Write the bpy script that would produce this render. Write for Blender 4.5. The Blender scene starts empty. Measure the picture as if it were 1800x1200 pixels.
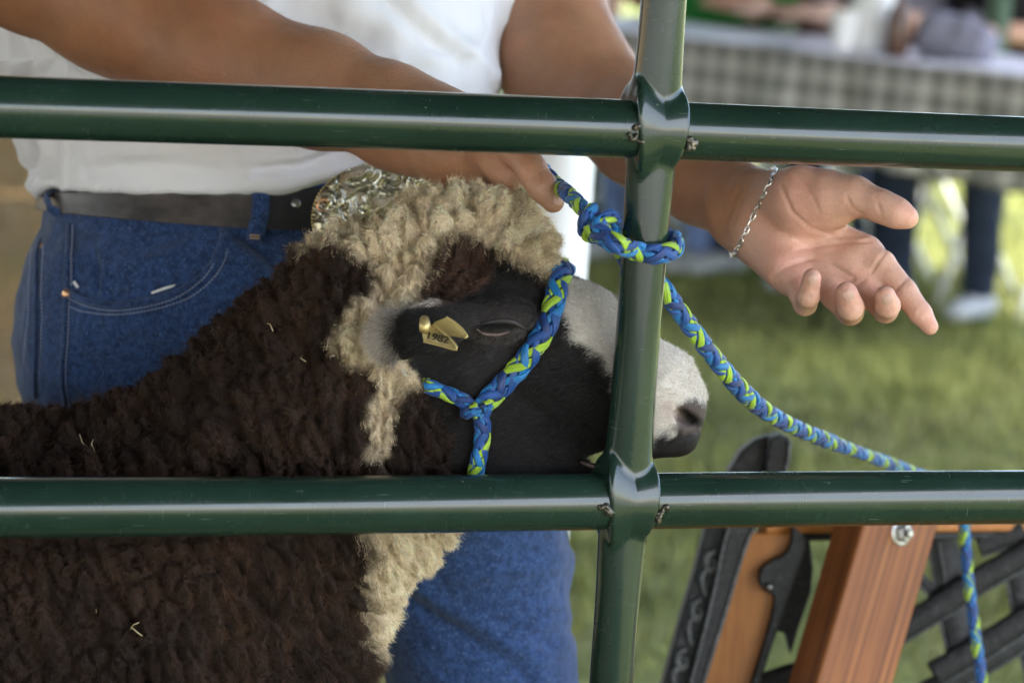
import bpy, bmesh, math, random
import numpy as np
from mathutils import Vector, Matrix

rng = np.random.default_rng(7)
random.seed(7)
scene = bpy.context.scene
COL = scene.collection

# ------------------------------------------------------------------ camera
FPX = 5000.0                      # focal length in pixels of the 1800 px wide photograph
PITCH, ROLL, CAM_Z = math.radians(9.68), math.radians(3.97), 1.20
_R0 = np.array([1.0, 0, 0]); _F = np.array([0, math.cos(PITCH), -math.sin(PITCH)])
_U0 = np.array([0, math.sin(PITCH), math.cos(PITCH)])
_R = math.cos(ROLL) * _R0 + math.sin(ROLL) * _U0
_U = -math.sin(ROLL) * _R0 + math.cos(ROLL) * _U0
CAM = np.array([0.0, 0.0, CAM_Z])

cam_data = bpy.data.cameras.new('camera')
cam = bpy.data.objects.new('camera', cam_data)
COL.objects.link(cam)
cam.matrix_world = Matrix(((_R[0], _U[0], -_F[0], CAM[0]), (_R[1], _U[1], -_F[1], CAM[1]),
                           (_R[2], _U[2], -_F[2], CAM[2]), (0, 0, 0, 1)))
cam_data.sensor_width = 36.0
cam_data.lens = 36.0 * FPX / 1800.0
cam_data.clip_start = 0.05
cam_data.clip_end = 2000.0
cam_data.dof.use_dof = True
cam_data.dof.focus_distance = 2.15
cam_data.dof.aperture_fstop = 5.6
cam_data.dof.aperture_blades = 9
scene.camera = cam

# ------------------------------------------------------------------ sky, sun, exposure
SUN_EL, SUN_AZ = math.radians(52), math.radians(148)     # azimuth from +Y towards +X: sun behind the camera, to the right
world = bpy.data.worlds.new('World'); scene.world = world; world.use_nodes = True
wt = world.node_tree
bg = wt.nodes['Background']
sky = wt.nodes.new('ShaderNodeTexSky'); sky.sky_type = 'NISHITA'; sky.sun_disc = False
sky.sun_elevation = SUN_EL; sky.sun_rotation = SUN_AZ
sky.air_density = 1.0; sky.dust_density = 2.2; sky.ozone_density = 1.0
wt.links.new(sky.outputs[0], bg.inputs[0]); bg.inputs[1].default_value = 0.15
sun_data = bpy.data.lights.new('sun', 'SUN'); sun_data.energy = 2.4; sun_data.angle = math.radians(0.6)
sun_data.color = (1.0, 0.95, 0.87)
sun = bpy.data.objects.new('sun', sun_data); COL.objects.link(sun)
_sd = Vector((math.sin(SUN_AZ) * math.cos(SUN_EL), math.cos(SUN_AZ) * math.cos(SUN_EL), math.sin(SUN_EL)))
sun.rotation_euler = (-_sd).to_track_quat('-Z', 'Y').to_euler()
sun.location = (0, -4, 12)
scene.view_settings.view_transform = 'Standard'
scene.view_settings.look = 'None'
scene.view_settings.gamma = 1.0
scene.view_settings.exposure = 2.72
scene.render.engine = 'CYCLES'
scene.cycles.use_denoising = True
scene.cycles.max_bounces = 8
scene.cycles.diffuse_bounces = 4
scene.cycles.glossy_bounces = 3
scene.cycles.transmission_bounces = 4
scene.cycles.transparent_max_bounces = 8
scene.cycles.sample_clamp_indirect = 6.0
try:
    scene.cycles_curves.shape = 'RIBBONS'
except Exception:
    pass

# ------------------------------------------------------------------ helpers: photograph geometry
def W(px, py, d):
    return CAM + d * (_F + ((px - 900.0) / FPX) * _R + ((600.0 - py) / FPX) * _U)

def proj(P):
    """world points (N,3) -> pixel x, pixel y, depth"""
    q = np.asarray(P) - CAM
    d = q @ _F
    return 900.0 + FPX * (q @ _R) / d, 600.0 - FPX * (q @ _U) / d, d

def dirof(px, py):
    return _F + ((px - 900.0) / FPX) * _R + ((600.0 - py) / FPX) * _U

# ------------------------------------------------------------------ helpers: objects
def tag(o, label=None, cat=None, group=None, kind=None):
    if label: o['label'] = label
    if cat: o['category'] = cat
    if group: o['group'] = group
    if kind: o['kind'] = kind
    return o

def empty(name, loc, label=None, cat=None, group=None):
    o = bpy.data.objects.new(name, None); COL.objects.link(o)
    o.location = Vector(loc); o.empty_display_size = 0.05
    tag(o, label, cat, group)
    return o

def attach(o, parent):
    if parent is not None:
        o.parent = parent
        o.matrix_parent_inverse = parent.matrix_basis.inverted() if parent.parent is None else \
            (parent.parent.matrix_basis @ parent.matrix_parent_inverse @ parent.matrix_basis).inverted()
    return o

def mesh_np(name, V, quads=None, tris=None, mat=None, parent=None, smooth=True, col=None, normals=None):
    V = np.asarray(V, dtype=np.float64)
    me = bpy.data.meshes.new(name)
    me.vertices.add(len(V)); me.vertices.foreach_set('co', V.ravel())
    loops = []; sizes = []
    if quads is not None and len(quads):
        q = np.asarray(quads, dtype=np.int32); loops.append(q.ravel()); sizes.append(np.full(len(q), 4, np.int32))
    if tris is not None and len(tris):
        t = np.asarray(tris, dtype=np.int32); loops.append(t.ravel()); sizes.append(np.full(len(t), 3, np.int32))
    L = np.concatenate(loops); S = np.concatenate(sizes)
    me.loops.add(len(L)); me.loops.foreach_set('vertex_index', L)
    me.polygons.add(len(S)); st = np.concatenate([[0], np.cumsum(S)[:-1]]).astype(np.int32)
    me.polygons.foreach_set('loop_start', st)
    me.update(calc_edges=True)
    me.polygons.foreach_set('use_smooth', np.full(len(S), bool(smooth)))
    if col is not None:
        a = me.attributes.new('col', 'FLOAT_COLOR', 'POINT')
        c = np.ones((len(V), 4)); c[:, :3] = col
        a.data.foreach_set('color', c.ravel())
    me.validate()
    if normals is not None:
        try: me.normals_split_custom_set_from_vertices(np.asarray(normals).tolist())
        except Exception: pass
    if mat is not None: me.materials.append(mat)
    o = bpy.data.objects.new(name, me); COL.objects.link(o)
    return attach(o, parent)

def from_bm(name, bm, mat, parent=None, smooth=False):
    bmesh.ops.recalc_face_normals(bm, faces=bm.faces)
    me = bpy.data.meshes.new(name); bm.to_mesh(me); bm.free()
    if smooth: me.polygons.foreach_set('use_smooth', np.ones(len(me.polygons), bool))
    if mat is not None: me.materials.append(mat)
    o = bpy.data.objects.new(name, me); COL.objects.link(o)
    return attach(o, parent)

def frame_from(d, up=(0, 0, 1)):
    d = np.asarray(d, float); d = d / np.linalg.norm(d)
    u = np.asarray(up, float); u = u - d * (u @ d)
    if np.linalg.norm(u) < 1e-6: u = np.array([1.0, 0, 0]) - d * d[0]
    u /= np.linalg.norm(u)
    return d, u, np.cross(d, u)

def spline(pts, n):
    """Catmull-Rom through pts (any dimension), n samples evenly spaced in length"""
    P = np.asarray(pts, float); P = np.vstack([2 * P[0] - P[1], P, 2 * P[-1] - P[-2]])
    out = []
    for i in range(1, len(P) - 2):
        t = np.linspace(0, 1, 40, endpoint=False)[:, None]
        a, b, c, d = P[i - 1], P[i], P[i + 1], P[i + 2]
        out.append(0.5 * ((2 * b) + (c - a) * t + (2 * a - 5 * b + 4 * c - d) * t ** 2 + (3 * b - a - 3 * c + d) * t ** 3))
    out.append(P[-2][None]); Q = np.vstack(out)
    s = np.concatenate([[0], np.cumsum(np.linalg.norm(np.diff(Q[:, :3], axis=0), axis=1))])
    u = np.linspace(0, s[-1], n)
    return np.stack([np.interp(u, s, Q[:, k]) for k in range(Q.shape[1])], 1)

def tube(P, r, seg=10, closed=False, cap=True, ref=None, flat=1.0):
    """swept tube: returns V, quads, tris. r scalar or per point; flat scales along the ref normal"""
    P = np.asarray(P, float); n = len(P)
    T = np.gradient(P, axis=0) if not closed else np.roll(P, -1, 0) - np.roll(P, 1, 0)
    T /= np.linalg.norm(T, axis=1)[:, None] + 1e-12
    if ref is None:
        N = np.zeros_like(P); v = np.array([0.0, 0, 1]) if abs(T[0][2]) < .9 else np.array([1.0, 0, 0])
        v = v - T[0] * (v @ T[0])
        for i in range(n):
            v = v - T[i] * (v @ T[i]); v /= np.linalg.norm(v) + 1e-12; N[i] = v
    else:
        N = np.broadcast_to(np.asarray(ref, float), P.shape).copy()
        N -= T * np.sum(N * T, 1)[:, None]; N /= np.linalg.norm(N, axis=1)[:, None] + 1e-12
    B = np.cross(T, N); r = np.broadcast_to(np.asarray(r, float), (n,))
    a = np.linspace(0, 2 * np.pi, seg, endpoint=False)
    V = P[:, None] + r[:, None, None] * (np.cos(a)[None, :, None] * N[:, None] * flat + np.sin(a)[None, :, None] * B[:, None])
    V = V.reshape(-1, 3); q = []
    m = n if closed else n - 1
    i = np.arange(m)[:, None]; j = np.arange(seg)[None]
    i2 = (i + 1) % n; j2 = (j + 1) % seg
    q = np.stack([i * seg + j, i * seg + j2, i2 * seg + j2, i2 * seg + j], -1).reshape(-1, 4)
    tr = np.zeros((0, 3), int)
    if cap and not closed:
        V = np.vstack([V, P[:1], P[-1:]]); c0, c1 = n * seg, n * seg + 1; jj = np.arange(seg)
        tr = np.vstack([np.stack([np.full(seg, c0), (jj + 1) % seg, jj], 1),
                        np.stack([np.full(seg, c1), (n - 1) * seg + jj, (n - 1) * seg + (jj + 1) % seg], 1)])
    return V, q, tr

class Bag:
    """collects shapes into one mesh"""
    def __init__(s): s.V = []; s.Q = []; s.T = []; s.n = 0
    def add(s, V, q=None, t=None):
        V = np.asarray(V)
        if q is not None and len(q): s.Q.append(np.asarray(q) + s.n)
        if t is not None and len(t): s.T.append(np.asarray(t) + s.n)
        s.V.append(V); s.n += len(V); return s
    def box(s, c, ax, half):
        """ax: 3 orthonormal rows, half: 3 half sizes"""
        c = np.asarray(c, float); ax = np.asarray(ax, float)
        V = np.array([c + sx * half[0] * ax[0] + sy * half[1] * ax[1] + sz * half[2] * ax[2]
                      for sx in (-1, 1) for sy in (-1, 1) for sz in (-1, 1)])
        q = [(0, 1, 3, 2), (4, 6, 7, 5), (0, 4, 5, 1), (2, 3, 7, 6), (0, 2, 6, 4), (1, 5, 7, 3)]
        return s.add(V, q)
    def build(s, name, mat, parent=None, smooth=True):
        return mesh_np(name, np.vstack(s.V), np.vstack(s.Q) if s.Q else None, np.vstack(s.T) if s.T else None, mat, parent, smooth)

def bevel(o, w, seg=2):
    m = o.modifiers.new('bevel', 'BEVEL'); m.width = w; m.segments = seg; m.limit_method = 'ANGLE'; m.angle_limit = math.radians(40)
    return o

# ------------------------------------------------------------------ helpers: noise
def _h(ix, iy, iz, s):
    with np.errstate(over='ignore'):
        x = (ix.astype(np.int64) * 374761393 + iy.astype(np.int64) * 668265263 + iz.astype(np.int64) * 2147483647 + s * 974711) & 0xffffffff
        x = ((x ^ (x >> 13)) * 1274126177) & 0xffffffff
        x = ((x ^ (x >> 16)) * 2246822519) & 0xffffffff
        x = x ^ (x >> 15)
    return (x & 0xffffff) / float(0x1000000)

def vnoise(P, s=0):
    P = np.asarray(P); I = np.floor(P).astype(np.int64); f = P - I; f = f * f * f * (f * (f * 6 - 15) + 10)
    o = 0
    for dx in (0, 1):
        wx = f[:, 0] if dx else 1 - f[:, 0]
        for dy in (0, 1):
            wy = f[:, 1] if dy else 1 - f[:, 1]
            for dz in (0, 1):
                wz = f[:, 2] if dz else 1 - f[:, 2]
                o = o + wx * wy * wz * _h(I[:, 0] + dx, I[:, 1] + dy, I[:, 2] + dz, s)
    return o * 2 - 1

def fbm(P, s=0, oct=3):
    o = 0; a = 1.0; t = 0
    for k in range(oct):
        o = o + a * vnoise(P * (2.03 ** k) + 17.3 * k, s + k); t += a; a *= .5
    return o / t

def worley(P, s=0, vec=None):
    I = np.floor(P).astype(np.int64); f1 = np.full(len(P), 9.0); f2 = np.full(len(P), 9.0); idr = np.zeros(len(P))
    for dx in (-1, 0, 1):
        for dy in (-1, 0, 1):
            for dz in (-1, 0, 1):
                a, b, c = I[:, 0] + dx, I[:, 1] + dy, I[:, 2] + dz
                r0 = _h(a, b, c, s)
                d = (a + r0 - P[:, 0]) ** 2 + (b + _h(a, b, c, s + 11) - P[:, 1]) ** 2 + (c + _h(a, b, c, s + 23) - P[:, 2]) ** 2
                new = d < f1
                f2 = np.where(new, f1, np.minimum(f2, d)); idr = np.where(new, r0, idr); f1 = np.where(new, d, f1)
                if vec is not None:
                    vec[new, 0] = (a + r0 - P[:, 0])[new]; vec[new, 1] = (b + _h(a, b, c, s + 11) - P[:, 1])[new]; vec[new, 2] = (c + _h(a, b, c, s + 23) - P[:, 2])[new]
    return np.sqrt(f1), np.sqrt(f2), idr

def sstep(a, b, x):
    t = np.clip((x - a) / (b - a), 0, 1); return t * t * (3 - 2 * t)

def poly_sd(px, py, poly):
    """signed distance in pixels to a polygon (negative inside)"""
    poly = np.asarray(poly, float); n = len(poly); d = np.full(len(px), 1e18); ins = np.zeros(len(px), bool)
    for i in range(n):
        a = poly[i]; b = poly[(i + 1) % n]; e = b - a
        wx = px - a[0]; wy = py - a[1]
        t = np.clip((wx * e[0] + wy * e[1]) / (e @ e), 0, 1)
        d = np.minimum(d, (wx - e[0] * t) ** 2 + (wy - e[1] * t) ** 2)
        c = ((a[1] > py) != (b[1] > py))
        with np.errstate(divide='ignore', invalid='ignore'):
            xi = (b[0] - a[0]) * (py - a[1]) / (b[1] - a[1] + 1e-12) + a[0]
        ins ^= c & (px < xi)
    return np.where(ins, -1, 1) * np.sqrt(d)

def line_d(px, py, pts):
    pts = np.asarray(pts, float); d = np.full(len(px), 1e18)
    for i in range(len(pts) - 1):
        a = pts[i]; e = pts[i + 1] - a; wx = px - a[0]; wy = py - a[1]
        t = np.clip((wx * e[0] + wy * e[1]) / (e @ e + 1e-9), 0, 1)
        d = np.minimum(d, (wx - e[0] * t) ** 2 + (wy - e[1] * t) ** 2)
    return np.sqrt(d)

# ------------------------------------------------------------------ helpers: implicit modelling
class Sdf:
    """smooth union of tapered limbs, ellipsoids and lofts, meshed as one continuous surface"""
    def __init__(s): s.p = []
    def limb(s, a, b, k=.006, flat=1.0, fax=None, sub=False):
        """a, b = (px, py, depth, radius in px)"""
        A = W(*a[:3]); B = W(*b[:3]); return s.limb_w(A, B, a[3] * a[2] / FPX, b[3] * b[2] / FPX, k, flat, fax, sub)
    def limb_w(s, A, B, ra, rb, k=.006, flat=1.0, fax=None, sub=False):
        A = np.asarray(A, float); B = np.asarray(B, float); fx = _F if fax is None else np.asarray(fax, float)
        s.p.append(('L', A, B, ra, rb, flat, fx, k, sub, (A + B) / 2, np.linalg.norm(B - A) / 2 + max(ra, rb) * max(1, flat))); return s
    def chain(s, pts, k=.006, flat=1.0, k0=None, fax=None):
        for i in range(len(pts) - 1):
            s.limb(pts[i], pts[i + 1], k if (i or k0 is None) else k0, flat, fax)
        return s
    def ell(s, c, rad, ax=None, k=.006, sub=False):
        """c = (px,py,depth); rad in metres along ax rows (default camera right, up, forward)"""
        return s.ell_w(W(*c), rad, ax, k, sub)
    def ell_w(s, C, rad, ax=None, k=.006, sub=False):
        ax = np.array([_R, _U, _F]) if ax is None else np.asarray(ax, float)
        s.p.append(('E', np.asarray(C, float), ax, np.asarray(rad, float), k, sub, np.asarray(C, float), max(rad))); return s
    def loft(s, rows, k=.01, e=2.4):
        """rows: (py, left px, right px, depth centre, depth half)"""
        R = np.array(sorted([tuple(map(float, r)) for r in rows]), float); s.p.append(('F', R, e, k, False, None, None)); return s
    def fn(s, f, k=.003, sub=False):
        s.p.append(('X', f, k, sub, None, None)); return s
    def _one(s, q, P):
        if q[0] == 'L':
            A, B, ra, rb, fl, fx = q[1:7]; pa = P - A; ba = B - A
            if fl != 1.0:
                ca = pa @ fx; cb = ba @ fx
                pa = pa + np.outer(ca * (1 / fl - 1), fx); ba = ba + fx * (cb * (1 / fl - 1))
            t = np.clip(pa @ ba / (ba @ ba + 1e-12), 0, 1)
            return np.sqrt(np.sum((pa - t[:, None] * ba) ** 2, 1)) - (ra + (rb - ra) * t)
        if q[0] == 'E':
            l = (P - q[1]) @ q[2].T; k0 = np.sqrt(np.sum((l / q[3]) ** 2, 1)); k1 = np.sqrt(np.sum((l / q[3] ** 2) ** 2, 1))
            return k0 * (k0 - 1) / (k1 + 1e-9)
        if q[0] == 'F':
            R, e = q[1], q[2]; x, y, d = proj(P)
            xl = np.interp(y, R[:, 0], R[:, 1]); xr = np.interp(y, R[:, 0], R[:, 2]); dc = np.interp(y, R[:, 0], R[:, 3]); dh = np.interp(y, R[:, 0], R[:, 4])
            a = (xr - xl) / 2
            f = (np.abs((x - (xl + xr) / 2) / a) ** e + np.abs((d - dc) / dh) ** e) ** (1 / e)
            g = (f - 1) * np.minimum(a * d / FPX, dh)
            m = d / FPX
            return np.maximum(g, np.maximum((R[0, 0] - y) * m, (y - R[-1, 0]) * m))
        return q[1](P)
    def __call__(s, P, prims=None):
        P = np.asarray(P, float); out = None
        for q in (s.p if prims is None else prims):
            d = s._one(q, P); k, sub = q[-4], q[-3]
            if out is None: out = d; continue
            if sub:
                h = np.maximum(k - np.abs(out + d), 0) / k; out = np.maximum(out, -d) + h * h * k * .25
            else:
                h = np.maximum(k - np.abs(out - d), 0) / k; out = np.minimum(out, d) - h * h * k * .25
        return out if out is not None else np.full(len(P), 9.0)
    def grad(s, P, prims=None, e=4e-4, value=False):
        g = np.zeros_like(P); t = 0
        for o in ((1, -1, -1), (-1, -1, 1), (-1, 1, -1), (1, 1, 1)):
            o = np.array(o, float); v = s(P + e * o, prims); g += v[:, None] * o; t = t + v
        g = g / (np.linalg.norm(g, axis=1)[:, None] + 1e-12)
        return (g, t / 4) if value else g
    def hit(s, px, py, d0=1.6, d1=3.4):
        """first surface point seen through a pixel"""
        v = dirof(px, py); a, b = d0, d1
        for k in (240, 24, 24):
            ts = np.linspace(a, b, k); val = s(CAM + ts[:, None] * v); i = int(np.argmax(val < 0))
            if val[i] >= 0: return None
            if i == 0: return CAM + ts[0] * v
            a, b = ts[i - 1], ts[i]
        va, vb = val[i - 1], val[i]
        return CAM + (a + (b - a) * va / (va - vb)) * v
    def mesh(s, h, lo, hi, B=16, project=1, normals=True):
        lo = np.asarray(lo, float); hi = np.asarray(hi, float)
        nb = np.ceil((hi - lo) / (h * B)).astype(int); half = h * B / 2
        cen = np.stack(np.meshgrid(*[np.arange(k) for k in nb], indexing='ij'), -1).reshape(-1, 3)
        cw = lo + (cen + .5) * (h * B); val = s(cw)
        act = cen[np.abs(val) < half * 1.7320508 * 1.75 + .012]
        g = np.stack(np.meshgrid(*[np.arange(B + 1)] * 3, indexing='ij'), -1).reshape(-1, 3)
        N = nb * B + 2; ids = []; pos = []; quads = []; nrm = []
        def gid(c): return ((c[:, 0] + 1) * N[1] + (c[:, 1] + 1)) * N[2] + (c[:, 2] + 1)
        corners = np.array([(a, b, c) for a in (0, 1) for b in (0, 1) for c in (0, 1)])
        edges = [(0, 1), (2, 3), (4, 5), (6, 7), (0, 2), (1, 3), (4, 6), (5, 7), (0, 4), (1, 5), (2, 6), (3, 7)]
        for blk in act:
            base = blk * B; c = lo + (base + B / 2) * h
            pr = [q for q in s.p if q[-2] is None or np.linalg.norm(q[-2] - c) < q[-1] + half * 1.75 + .03]
            if not pr: continue
            P = lo + (base + g) * h; v = s(P, pr).reshape(B + 1, B + 1, B + 1)
            ins = v < 0
            if ins.all() or not ins.any(): continue
            cv = np.stack([v[a:a + B, b:b + B, cc:cc + B] for a, b, cc in corners], -1)
            ci = cv < 0; m = ci.any(-1) & ~ci.all(-1)
            I = np.argwhere(m); vals = cv[m]; acc = np.zeros((len(I), 3)); cnt = np.zeros(len(I))
            for a, b in edges:
                va, vb = vals[:, a], vals[:, b]; x = (va < 0) != (vb < 0)
                t = np.where(x, va / (va - vb + 1e-30), 0)
                pt = corners[a] + t[:, None] * (corners[b] - corners[a]); acc += np.where(x[:, None], pt, 0); cnt += x
            Vb = lo + (base + I + acc / cnt[:, None]) * h
            for _ in range(project):
                gr, vv = s.grad(Vb, pr, 4e-4, True); Vb = Vb - np.clip(vv, -h, h)[:, None] * gr
            pos.append(Vb); ids.append(gid(base + I)); nrm.append(s.grad(Vb, pr) if normals else Vb)
            for ax in range(3):
                o1, o2 = [(1, 2), (2, 0), (0, 1)][ax]
                sl0 = [slice(0, B)] * 3; sl1 = [slice(0, B)] * 3; sl1[ax] = slice(1, B + 1)
                a0 = ins[tuple(sl0)]; a1 = ins[tuple(sl1)]
                E = np.argwhere(a0 != a1)
                if not len(E): continue
                fl = a0[tuple(E.T)]; e1 = np.zeros(3, int); e1[o1] = 1; e2 = np.zeros(3, int); e2[o2] = 1
                G = base + E
                qd = np.stack([gid(G - e1 - e2), gid(G - e2), gid(G), gid(G - e1)], 1)
                qd = np.where(fl[:, None], qd, qd[:, ::-1]); quads.append(qd)
        ids = np.concatenate(ids); pos = np.vstack(pos); quads = np.vstack(quads)
        uid, first = np.unique(ids, return_index=True); V = pos[first]
        idx = np.searchsorted(uid, quads); idx = np.clip(idx, 0, len(uid) - 1)
        ok = (uid[idx] == quads).all(1); Q = idx[ok]
        return V, Q, (np.vstack(nrm)[first] if normals else None)

def vnormals(V, Q):
    a = V[Q[:, 2]] - V[Q[:, 0]]; b = V[Q[:, 3]] - V[Q[:, 1]]; fn = np.cross(a, b)
    N = np.zeros_like(V)
    for k in range(4): np.add.at(N, Q[:, k], fn)
    return N / (np.linalg.norm(N, axis=1)[:, None] + 1e-15)

def sample_surface(V, Q, n, weight=None):
    a, b, c, d = (V[Q[:, k]] for k in range(4))
    ar = np.linalg.norm(np.cross(c - a, d - b), axis=1)
    if weight is not None: ar = ar * weight
    f = rng.choice(len(Q), n, p=ar / ar.sum()); u, v = rng.random(n)[:, None], rng.random(n)[:, None]
    w = np.stack([(1 - u) * (1 - v), u * (1 - v), u * v, (1 - u) * v], 0)[..., 0]
    P = sum(w[k][:, None] * V[Q[f, k]] for k in range(4))
    return P, f, w

def hair(name, P, mat, parent, radius, col=None):
    """P (n, k, 3) strands; radius root; colour per strand"""
    n, k, _ = P.shape
    hc = bpy.data.hair_curves.new(name); hc.add_curves([k] * n)
    hc.points.foreach_set('position', P.reshape(-1).astype(np.float32))
    r = hc.attributes.get('radius') or hc.attributes.new('radius', 'FLOAT', 'POINT')
    rr = np.broadcast_to(np.asarray(radius, float).reshape(-1, 1), (n, 1)) * np.linspace(1, .35, k)[None]
    r.data.foreach_set('value', rr.reshape(-1).astype(np.float32))
    if col is not None:
        a = hc.attributes.new('col', 'FLOAT_COLOR', 'CURVE'); c = np.ones((n, 4), np.float32); c[:, :3] = col
        a.data.foreach_set('color', c.ravel())
    hc.materials.append(mat)
    o = bpy.data.objects.new(name, hc); COL.objects.link(o)
    return attach(o, parent)

# ------------------------------------------------------------------ materials
def srgb(r, g, b):
    f = lambda c: (c / 255 / 12.92) if c / 255 <= .04045 else ((c / 255 + .055) / 1.055) ** 2.4
    return (f(r), f(g), f(b))

class Mat:
    def __init__(s, name, base=(.5, .5, .5), rough=.6, spec=.5, metal=0.0):
        s.m = bpy.data.materials.new(name); s.m.use_nodes = True; s.t = s.m.node_tree; s.n = s.t.nodes
        s.b = s.n['Principled BSDF']
        s.b.inputs['Base Color'].default_value = (*base, 1); s.b.inputs['Roughness'].default_value = rough
        s.b.inputs['Specular IOR Level'].default_value = spec; s.b.inputs['Metallic'].default_value = metal
    def set(s, **kw):
        for k, v in kw.items(): s.b.inputs[k.replace('_', ' ')].default_value = v
        return s
    def node(s, kind, **kw):
        x = s.n.new(kind)
        for k, v in kw.items():
            if k.startswith('i_'): x.inputs[k[2:].replace('_', ' ')].default_value = v
            else: setattr(x, k, v)
        return x
    def link(s, a, b): s.t.links.new(a, b)
    def co(s, kind='Object', scale=(1, 1, 1), rot=(0, 0, 0)):
        if not hasattr(s, '_tc'): s._tc = s.n.new('ShaderNodeTexCoord')
        mp = s.n.new('ShaderNodeMapping'); mp.inputs['Scale'].default_value = scale; mp.inputs['Rotation'].default_value = rot
        s.link(s._tc.outputs[kind], mp.inputs[0]); return mp.outputs[0]
    def noise(s, scale, detail=3, rough=.55, vec=None, dist=0.0):
        x = s.node('ShaderNodeTexNoise'); x.inputs['Scale'].default_value = scale; x.inputs['Detail'].default_value = detail
        x.inputs['Roughness'].default_value = rough; x.inputs['Distortion'].default_value = dist
        s.link(vec if vec is not None else s.co(), x.inputs['Vector']); return x.outputs['Fac']
    def ramp(s, fac, stops):
        x = s.node('ShaderNodeValToRGB'); e = x.color_ramp.elements
        while len(e) < len(stops): e.new(.5)
        for el, (p, c) in zip(e, stops):
            el.position = p; el.color = (*c, 1) if len(c) == 3 else c
        s.link(fac, x.inputs[0]); return x.outputs[0]
    def mix(s, fac, a, b, mode='MIX'):
        x = s.node('ShaderNodeMix', data_type='RGBA', blend_type=mode)
        for sock, v in ((x.inputs[0], fac), (x.inputs[6], a), (x.inputs[7], b)):
            if hasattr(v, 'is_linked') or hasattr(v, 'links'): s.link(v, sock)
            elif isinstance(v, (int, float)): sock.default_value = v
            else: sock.default_value = (*v, 1)
        return x.outputs[2]
    def math(s, op, a, b=0.0, c=0.0):
        x = s.node('ShaderNodeMath', operation=op)
        for sock, v in zip(x.inputs, (a, b, c)):
            if hasattr(v, 'links'): s.link(v, sock)
            else: sock.default_value = v
        return x.outputs[0]
    def attr(s, name='col'):
        x = s.node('ShaderNodeAttribute'); x.attribute_name = name; return x.outputs['Color']
    def base(s, sock): s.link(sock, s.b.inputs['Base Color']); return s
    def rough(s, sock): s.link(sock, s.b.inputs['Roughness']); return s
    def bump(s, h, strength=.3, dist=.001, prev=None):
        x = s.node('ShaderNodeBump'); x.inputs['Strength'].default_value = strength; x.inputs['Distance'].default_value = dist
        s.link(h, x.inputs['Height'])
        if prev is not None: s.link(prev, x.inputs['Normal'])
        s.link(x.outputs[0], s.b.inputs['Normal']); return x.outputs[0]

M = {}
def flat_mat(key, base, rough=.6, spec=.4, metal=0.0, var=.15, scale=40, bump=0.0):
    m = Mat(key, base, rough, spec, metal)
    n = m.noise(scale, 4)
    lo = tuple(c * (1 - var) for c in base); hi = tuple(min(1, c * (1 + var)) for c in base)
    m.base(m.ramp(n, [(.3, lo), (.7, hi)]))
    if bump: m.bump(n, bump, .002)
    M[key] = m.m; return m

# green gloss paint on steel tube, with fine scratches, chips and handling haze
m = Mat('green_paint', (.02, .05, .035), .2, .3)
n1 = m.noise(9, 5); n2 = m.noise(260, 3)
scr = m.noise(1, 2, .5, m.co('Object', (35, 35, 900), (.5, .4, .2)))
scr2 = m.noise(1, 2, .5, m.co('Object', (900, 60, 60), (.1, .9, .3)))
s1 = m.math('GREATER_THAN', scr, .735); s2 = m.math('GREATER_THAN', scr2, .74)
ss = m.math('MAXIMUM', s1, s2)
chip = m.math('GREATER_THAN', m.noise(120, 4, .6), .735)
c0 = m.ramp(n1, [(.3, (.008, .022, .0155)), (.7, (.014, .034, .024))])
c1 = m.mix(m.math('MULTIPLY', ss, .35), c0, (.22, .27, .24))
m.base(m.mix(m.math('MULTIPLY', chip, .6), c1, (.33, .33, .29)))
m.rough(m.ramp(m.noise(22, 6, .65), [(.3, (.16,) * 3), (.75, (.34,) * 3)]))
m.bump(m.noise(70, 4), .06, .002)
m.set(Coat_Weight=.55, Coat_IOR=1.5); m.link(m.ramp(m.noise(45, 6, .7), [(.35, (.04,) * 3), (.7, (.13,) * 3)]), m.b.inputs['Coat Roughness'])
M['green_paint'] = m.m
m = Mat('weld_bead', (.06, .055, .045), .28, .6, .55); nb = m.noise(350, 3)
m.base(m.ramp(nb, [(.35, (.02, .03, .022)), (.6, (.12, .1, .075)), (.75, (.3, .27, .22))])); m.bump(nb, .6, .002); M['weld_bead'] = m.m

# skin: colour from the surface attribute, pores and faint mottling
def skin(key):
    m = Mat(key, (.4, .22, .14), .48, .4)
    a = m.attr(); n = m.noise(28, 4); p = m.noise(900, 2); q = m.noise(330, 3)
    d = m.mix(m.ramp(n, [(.3, (.55,) * 3), (.7, (.45,) * 3)]), a, a)
    dark = m.mix(.5, a, (.62, .5, .45), 'MULTIPLY')
    pr_ = m.ramp(m.noise(520, 2, .6), [(.30, (.32,) * 3), (.42, (0,) * 3)])
    m.base(m.mix(pr_, m.mix(m.ramp(n, [(.35, (0,) * 3), (.75, (.8,) * 3)]), a, dark), m.mix(1.0, a, (.55, .45, .4), 'MULTIPLY')))
    bb = m.bump(q, .35, .0014); m.bump(p, .3, .0008, bb)
    m.set(Subsurface_Weight=.18, Subsurface_Scale=.006); m.b.inputs['Subsurface Radius'].default_value = (1.0, .35, .2)
    M[key] = m.m
skin('skin')

# white cotton knit
m = Mat('cotton_knit', (.72, .71, .74), .9, .2)
kn = m.noise(1, 2, .5, m.co('Object', (1300, 1300, 500))); n = m.noise(6, 4)
m.base(m.ramp(n, [(.3, (.66, .65, .68)), (.7, (.76, .75, .77))]))
m.bump(kn, .25, .0008); m.set(Sheen_Weight=.15); M['cotton_knit'] = m.m

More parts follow.
